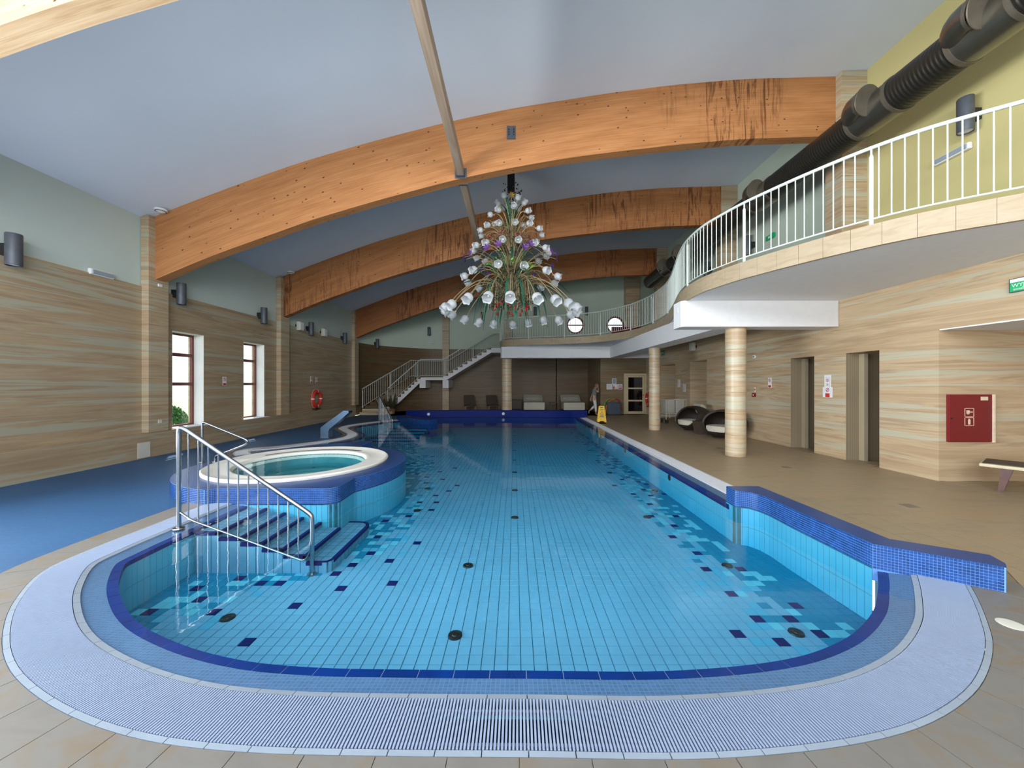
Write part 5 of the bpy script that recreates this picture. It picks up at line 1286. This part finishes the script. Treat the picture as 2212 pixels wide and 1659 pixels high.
# --- daybeds in the back recess
def daybed(x, y, label):
    t = thing('daybed', label, 'daybed', (x, y, 0), 'cream daybeds in the back recess')
    g = G(); g.box(-.50, .50, .05, 1.75, 0, .12); obj('plinth', g, 'dark_base', t)
    g = G(); g.rbox(-.59, .59, -.02, 1.25, .12, .55, .05); obj('mattress', g, 'cushion_white', t, True)
    g = G(); bm = bmesh.new(); bmesh.ops.create_cube(bm, size=1); bmesh.ops.bevel(bm, geom=bm.edges[:], offset=.05, segments=3, affect='EDGES')
    for v in bm.verts: v.co = Matrix.Translation((0, 1.5, .62)) @ Matrix.Rotation(R(32), 4, 'X') @ Vector((v.co.x*1.15, v.co.y*.85, v.co.z*.22))
    g.frombm(bm); obj('backrest', g, 'linen', t, True)
    g = G(); bm = bmesh.new(); bmesh.ops.create_cube(bm, size=1); bmesh.ops.bevel(bm, geom=bm.edges[:], offset=.2, segments=4, affect='EDGES')
    for v in bm.verts: v.co = Matrix.Translation((0, 1.52, .79)) @ Matrix.Rotation(R(32), 4, 'X') @ Vector((v.co.x*.85, v.co.y*.42, v.co.z*.14))
    g.frombm(bm); obj('pillow', g, 'linen', t, True)
daybed(1.12, 20.75, 'cream upholstered daybed with pillow in the back recess, left one beside the column')
daybed(3.33, 20.55, 'cream upholstered daybed with pillow in the back recess, right one near the person')
t = thing('side_table', 'thin black metal side table between the two daybeds', 'table', (2.27, 21.2, 0))
g = G(); g.box(-.23, .23, -.2, .2, .50, .53); obj('table_top', g, 'dark_metal', t)
for x in (-.21, .21):
    for y in (-.18, .18): g = G(); g.box(x-.015, x+.015, y-.015, y+.015, 0, .5); obj('leg', g, 'dark_metal', t)
t = thing('low_cabinet', 'low plain wooden box standing between the far column and the left daybed', 'cabinet', (.12, 21.9, 0))
g = G(); g.rbox(-.3, .3, -.25, .25, .12, .66, .01); obj('body', g, 'wicker_brown', t); g = G(); g.box(-.26, .26, -.2, .2, 0, .12); obj('plinth', g, 'dark_base', t)
def wicker_lounger(x, y, label):
    t = thing('lounge_chair', label, 'lounge chair', (x, y, 0), 'brown lounge chairs under the stairs', R(12))
    g = G(); g.rbox(-.32, .32, -.75, .10, .30, .36, .02); obj('seat', g, 'wicker_brown', t)
    g = G(); bm = bmesh.new(); bmesh.ops.create_cube(bm, size=1); bmesh.ops.bevel(bm, geom=bm.edges[:], offset=.04, segments=2, affect='EDGES')
    for v in bm.verts: v.co = Matrix.Translation((0, .30, .60)) @ Matrix.Rotation(R(58), 4, 'X') @ Vector((v.co.x*.62, v.co.y*.72, v.co.z*.06))
    g.frombm(bm); obj('backrest', g, 'wicker_brown', t)
    for sx in (-.28, .28):
        for yy in (-.68, .05): g = G(); g.box(sx-.025, sx+.025, yy-.025, yy+.025, 0, .31); obj('leg', g, 'wood_brown', t)
wicker_lounger(-2.62, 21.7, 'brown reclining lounge chair under the stairs, farther from the column')
wicker_lounger(-1.30, 21.75, 'brown reclining lounge chair under the stairs, right beside the far column')

# --- wet floor sign (A-frame)
t = thing('wet_floor_sign', 'yellow folding wet floor warning sign on the deck beside the pool edge', 'sign', (3.66, 15.55, 0), None, R(-4))
for s_ in (-1, 1):
    g = G(); n_ = 1 if s_ < 0 else -1; y0 = s_*.13; v = []
    pts = [(-.185, 0), (-.10, 0), (-.08, .035), (.08, .035), (.10, 0), (.185, 0), (.115, .64), (.085, .66), (-.085, .66), (-.115, .64)]
    for d_ in (0, .012):
        for x, z in pts: v.append((x, y0*(1-z/.68)+s_*d_, z))
    m_ = len(pts); g.add(v, [tuple(range(m_)), tuple(range(2*m_-1, m_-1, -1))]+[(i, (i+1) % m_, m_+(i+1) % m_, m_+i) for i in range(m_)]); p = obj('panel', g, 'yellow_plastic', t)
    if s_ < 0:
        def on(x0, x1, z0, z1, nm):
            g = G(); f = lambda z: -.13*(1-z/.68)-.0135; g.add([(x0, f(z0), z0), (x1, f(z0), z0), (x1, f(z1), z1), (x0, f(z1), z1), (x0, f(z0)+.003, z0), (x1, f(z0)+.003, z0), (x1, f(z1)+.003, z1), (x0, f(z1)+.003, z1)], [(0, 1, 2, 3), (7, 6, 5, 4), (0, 4, 5, 1), (3, 2, 6, 7)]); obj(nm, g, 'sign_ink', p)
        on(-.06, .06, .575, .61, 'grip_slot'); on(-.07, .07, .485, .51, 'text_line'); on(-.075, .075, .245, .265, 'text_line'); on(-.095, .095, .20, .225, 'text_line')
        f = lambda z: -.13*(1-z/.68)-.0140
        g = G()
        for (xa, za), (xb, zb) in (((-.085, .30), (.085, .30)), ((.085, .30), (0, .44)), ((0, .44), (-.085, .30))): g.tube([(xa, f(za), za), (xb, f(zb), zb)], .006, 6)
        g.tube([(-.03, f(.315), .315), (.0, f(.36), .36), (.03, f(.32), .32)], .006, 6); g.sphere((0, f(.385), .385), .012, n=8, m_=6); obj('warning_triangle', g, 'sign_red', p)

# --- crate of pool floats by the door wall
t = thing('float_crate', 'dark plastic crate on the floor left of the door', 'crate', (5.05, 18.95, 0))
g = G(); g.box(-.33, .33, -.22, .22, .06, .09)
for a, b, c_, d_ in ((-.33, .33, -.22, -.21), (-.33, .33, .21, .22), (-.33, -.32, -.22, .22), (.32, .33, -.22, .22)):
    for z in (.09, .36, .63): g.box(a, b, c_, d_, z, z+.04)
for x in (-.33, -.16, 0, .16, .32): g.box(x-.012, x+.012, -.222, -.208, .09, .66)
obj('crate_body', g, 'crate_blue', t)
g = G(); g.box(-.30, .30, -.19, .19, .09, .60); obj('contents', g, 'crate_blue', t)
g = G(); g.box(-.3, .3, -.2, .2, 0, .06); obj('plinth', g, 'dark_base', t)
def noodle(label, mat, pts, r_=.035):
    g = G(); g.tube([Vector(p) for p in bez(*pts, 18)], r_, 12); o = obj('pool_noodle', g, mat, None, True); tag(o, label, 'pool noodle', 'pool noodles around the crate'); return o
noodle('bright green foam pool noodle bent beside the crate, leftmost', 'foam_green', ((4.60, 19.1, .04), (4.62, 19.15, .55), (4.72, 19.2, .78), (4.98, 19.22, .80)))
noodle('orange foam pool noodle arching over the crate on its left', 'foam_orange', ((4.66, 18.95, .04), (4.72, 19.0, .55), (4.85, 19.15, .76), (5.2, 19.28, .76)))
noodle('red foam pool noodle drooping at the right side of the crate', 'petal_red', ((5.28, 19.28, .80), (5.45, 19.2, .78), (5.50, 19.1, .6), (5.48, 19.02, .22)))

# --- wooden lounger entering at the right edge
t = thing('wooden_lounger', 'pale slatted lounger with dark red-brown legs cut by the right frame edge', 'lounger', (6.97, 5.56, 0), None, math.atan2(-.83, .56))
# local x runs along the lounger, local y across it towards the wall
g = G(); g.rbox(0, 1.95, .0, .62, .345, .395, .022); obj('seat', g, 'seat_pale', t, True)
g = G(); g.rbox(.03, 1.92, .03, .59, .395, .405, .004); obj('seat_pad', g, 'wicker_brown', t)
for x in (.22, 1.6):
    for y, s_ in ((.08, -1), (.50, 1)):
        g = G(); a = .045; g.add([(x-.03-.02, y-.03+s_*.03, 0), (x+.02-.02, y-.03+s_*.03, 0), (x+.02-.02, y+.02+s_*.03, 0), (x-.03-.02, y+.02+s_*.03, 0), (x-.02, y-.05, .345), (x+.09, y-.05, .345), (x+.09, y+.05, .345), (x-.02, y+.05, .345)], [(0, 3, 2, 1), (4, 5, 6, 7), (0, 1, 5, 4), (1, 2, 6, 5), (2, 3, 7, 6), (3, 0, 4, 7)]); obj('leg', g, 'wood_red', t)
g = G(); g.box(.12, 1.8, .27, .33, .31, .345); obj('rail', g, 'wood_red', t)
# --- floor fittings
o = obj('floor_cover', G().lathe([(.066, 0), (.066, .004), (.05, .006), (.02, .005), (0, .006)], 28), 'box_cream', None, True); o.location = (3.26, 2.43, .001); tag(o, 'small round white cover set in the beige deck right of the grating', 'floor cover')
for x, y, nm in ((5.15, 7.02, 'in front of the second shower doorway'), (5.12, 4.80, 'behind the mosaic bench'), (5.05, 9.1, 'beyond the large column')):
    g = G(); g.box(-.075, .075, -.075, .075, 0, .003); o = obj('floor_drain', g, 'grout_beige', None); o.location = (x, y, 0); tag(o, 'small square floor drain in the beige deck '+nm, 'drain', 'square floor drains')
# --- red bench with a dark back upstairs
t = thing('red_bench', 'dark red upholstered bench standing upstairs behind the far gallery railing', 'bench', (6.05, 19.3, 3.62))
g = G(); g.rbox(-.9, .9, -.35, .35, .18, .46, .03); obj('seat', g, 'red_paint', t); g = G(); g.rbox(-.9, .9, .25, .40, .46, .98, .03); obj('backrest', g, 'red_paint', t)
for x in (-.8, .8):
    for y in (-.28, .28): g = G(); g.box(x-.03, x+.03, y-.03, y+.03, 0, .18); obj('leg', g, 'dark_metal', t)

# --- the person
def skin(name, verts, edges, radii, mat, parent, root=0, sub=2):
    me = bpy.data.meshes.new(name); me.from_pydata(verts, edges, []); o = bpy.data.objects.new(name, me); C.objects.link(o)
    md = o.modifiers.new('s', 'SKIN'); md.use_smooth_shade = True
    for v, r_ in zip(me.skin_vertices[0].data, radii): v.radius = (r_, r_) if not isinstance(r_, tuple) else r_; v.use_root = False
    me.skin_vertices[0].data[root].use_root = True
    sb = o.modifiers.new('b', 'SUBSURF'); sb.levels = sub; sb.render_levels = sub
    dg = bpy.context.evaluated_depsgraph_get(); m2 = bpy.data.meshes.new_from_object(o.evaluated_get(dg)); m2.name = name
    bpy.data.objects.remove(o); m2.materials.clear(); m2.materials.append(MT[mat])
    return link(name, m2, parent)
pn = thing('person', 'person in grey top and white trousers walking by the recess, hand raised to the head', 'person', (4.10, 19.05, 0), None, R(-12))
J = {}; V = []; E = []; Rr_ = []
def jt(n, p, r_, par=None):
    J[n] = len(V); V.append(p); Rr_.append(r_)
    if par: E.append((J[par], J[n]))
jt('pelvis', (.0, 0, .88), .135); jt('waist', (.01, 0, 1.02), .115, 'pelvis'); jt('chest', (.03, 0, 1.20), .135, 'waist'); jt('upper', (.055, 0, 1.31), .11, 'chest'); jt('neck', (.085, 0, 1.38), .048, 'upper'); jt('skull', (.115, 0, 1.44), .055, 'neck')
for s_, n in ((-1, 'r'), (1, 'l')):
    jt('sh'+n, (.045, s_*.165, 1.30), .055, 'upper')
jt('elr', (.22, -.26, 1.16), .040, 'shr'); jt('wrr', (.215, -.12, 1.34), .026, 'elr'); jt('har', (.205, -.095, 1.40), .030, 'wrr')
jt('ell', (-.10, .23, 1.05), .040, 'shl'); jt('wrl', (-.16, .22, .83), .026, 'ell'); jt('hal', (-.165, .215, .76), .030, 'wrl')
for n, hand, d_ in (('r', (.205, -.095, 1.40), (-.15, .35, .9)), ('l', (-.165, .215, .76), (.15, -.05, -.95))):
    dv_ = Vector(d_).normalized(); sd = dv_.cross(Vector((0, 1, 0)) if n == 'l' else Vector((1, 0, 0))).normalized()
    for k, ln in enumerate((.062, .072, .068, .054)):
        b = Vector(hand)+sd*(-.024+.016*k)+dv_*.02; jt('f%s%da' % (n, k), tuple(b+dv_*ln*.5), .009, 'ha'+n); jt('f%s%db' % (n, k), tuple(b+dv_*ln*.9+Vector((.012, 0, 0))), .007, 'f%s%da' % (n, k))
    jt('t'+n, tuple(Vector(hand)+sd*-.038+dv_*.015), .010, 'ha'+n); jt('t2'+n, tuple(Vector(hand)+sd*-.045+dv_*.04), .008, 't'+n)
jt('hpr', (.01, -.085, .83), .095, 'pelvis'); jt('knr', (.075, -.085, .46), .062, 'hpr'); jt('anr', (.10, -.085, .085), .038, 'knr'); jt('hlr', (.09, -.085, .04), .036, 'anr'); jt('tor', (.25, -.09, .028), .028, 'hlr')
jt('hpl', (.01, .085, .83), .095, 'pelvis'); jt('knl', (.06, .085, .47), .062, 'hpl'); jt('anl', (-.20, .085, .22), .038, 'knl'); jt('hll', (-.26, .085, .19), .034, 'anl'); jt('tol', (-.27, .09, .045), .028, 'hll')
skin('body', V, E, Rr_, 'skin', pn, 0, 1)
def sub_skin(name, names, mat, grow, extra=()):
    ids = [J[n] for n in names]; mp = {i: k for k, i in enumerate(ids)}
    vs = [V[i] for i in ids]; es = [(mp[a], mp[b]) for a, b in E if a in mp and b in mp]; rs = [Rr_[i]*1.06+grow for i in ids]
    for (a, b, t, r_) in extra:
        p = Vector(V[J[a]]).lerp(Vector(V[J[b]]), t); vs.append(tuple(p)); rs.append(r_); es.append((mp[J[a]], len(vs)-1))
    skin(name, vs, es, rs, mat, pn, 0, 1)
sub_skin('trousers', ['pelvis', 'hpr', 'knr', 'hpl', 'knl'], 'trousers_white', .014, (('knr', 'anr', .85, .055), ('knl', 'anl', .85, .055), ('pelvis', 'waist', .5, .13)))
sub_skin('top', ['pelvis', 'waist', 'chest', 'upper', 'shr', 'shl'], 'shirt_grey', .012, (('shr', 'elr', .6, .058), ('shl', 'ell', .6, .058)))
# head with a face, turned down towards the raised hand
hd = bpy.data.objects.new('head', None); C.objects.link(hd); hd.parent = pn; hd.location = (.135, 0, 1.485); hd.rotation_euler = (0, R(18), R(-20))
bm = bmesh.new(); bmesh.ops.create_uvsphere(bm, u_segments=24, v_segments=18, radius=1)
for v in bm.verts:
    x, y, z = v.co; f = 1-.18*max(0, -z)**1.5
    X = x*.093*f; Y = y*.073*f; Z = z*.112
    if x > .3:
        nose = math.exp(-((y/.16)**2+((z+.08)/.24)**2)); X += .018*nose; eye = math.exp(-(((abs(y)-.42)/.16)**2+((z-.08)/.13)**2)); X -= .009*eye; lip = math.exp(-((y/.3)**2+((z+.48)/.08)**2)); X += .006*lip
        chin = math.exp(-((y/.3)**2+((z+.85)/.2)**2)); X += .012*chin
    v.co = (X, Y, Z)
g = G(); g.frombm(bm); obj('face', g, 'skin', hd, True)
g = G()
for s_ in (-1, 1): g.sphere((.082, s_*.03, .01), .011, n=10, m_=8)
obj('eyes', g, 'sign_white', hd, True)
g = G()
for s_ in (-1, 1): g.sphere((.091, s_*.03, .008), .005, n=8, m_=6)
g.rbox(.088, .094, -.022, .022, -.056, -.051, .002); obj('pupils_and_mouth', g, 'sign_red', hd)
g = G()
for s_ in (-1, 1): g.sphere((-.005, s_*.074, -.005), .018, .008, .028, n=10, m_=8)
obj('ears', g, 'skin', hd, True)
bm = bmesh.new(); bmesh.ops.create_uvsphere(bm, u_segments=24, v_segments=18, radius=1)
for v in bm.verts:
    x, y, z = v.co; v.co = (x*.104-.008, y*.084, z*.12+.012)
    if v.co.z < -.04: v.co.z = -.04+(v.co.z+.04)*.6
bmesh.ops.delete(bm, geom=[v for v in bm.verts if v.co.x > .045 and v.co.z < .062], context='VERTS')
g = G(); g.frombm(bm); obj('hair', g, 'hair', hd, True)
g = G(); g.rbox(-.004, .004, -.035, .035, -.07, .07, .003); ph = obj('mobile_phone', g, 'dark_metal', None); ph.location = (4.10+.20, 19.05-.16, 1.43); ph.rotation_euler = (R(20), 0, R(-20)); tag(ph, 'small dark phone held in the raised hand of the walking person', 'phone')

# --- outside the tall windows: ground and a clipped bush
g = G(); g.box(-40, -8.45, -15, 40, -.25, -.15); tag(obj('lawn', g, 'grass', None), 'sunlit lawn seen outside the tall windows', 'lawn', kind='stuff')
g = G(); rr = random.Random(4)
for k in range(2600):
    a = rr.random()*6.283; b = math.acos(rr.uniform(-.4, 1)); q = .75*rr.uniform(.75, 1); p = Vector((q*math.sin(b)*math.cos(a), q*math.sin(b)*math.sin(a), .55+.75*q*math.cos(b)))
    u = Vector((rr.gauss(0, 1), rr.gauss(0, 1), rr.gauss(0, 1))).normalized(); v_ = u.orthogonal().normalized(); s_ = .05
    g.add([p-u*s_, p-v_*s_*.5, p+u*s_, p+v_*s_*.5], [(0, 1, 2, 3)])
bs = thing('bush', 'green bush growing outside the nearer tall window', 'bush', (-11.2, 11.6, -.15)); obj('foliage', g, 'bush', bs, stuff=True)
g = G(); g.lathe([(.05, 0), (.04, .6), (0, .9)], 8); obj('stem', g, 'wood_brown', bs)
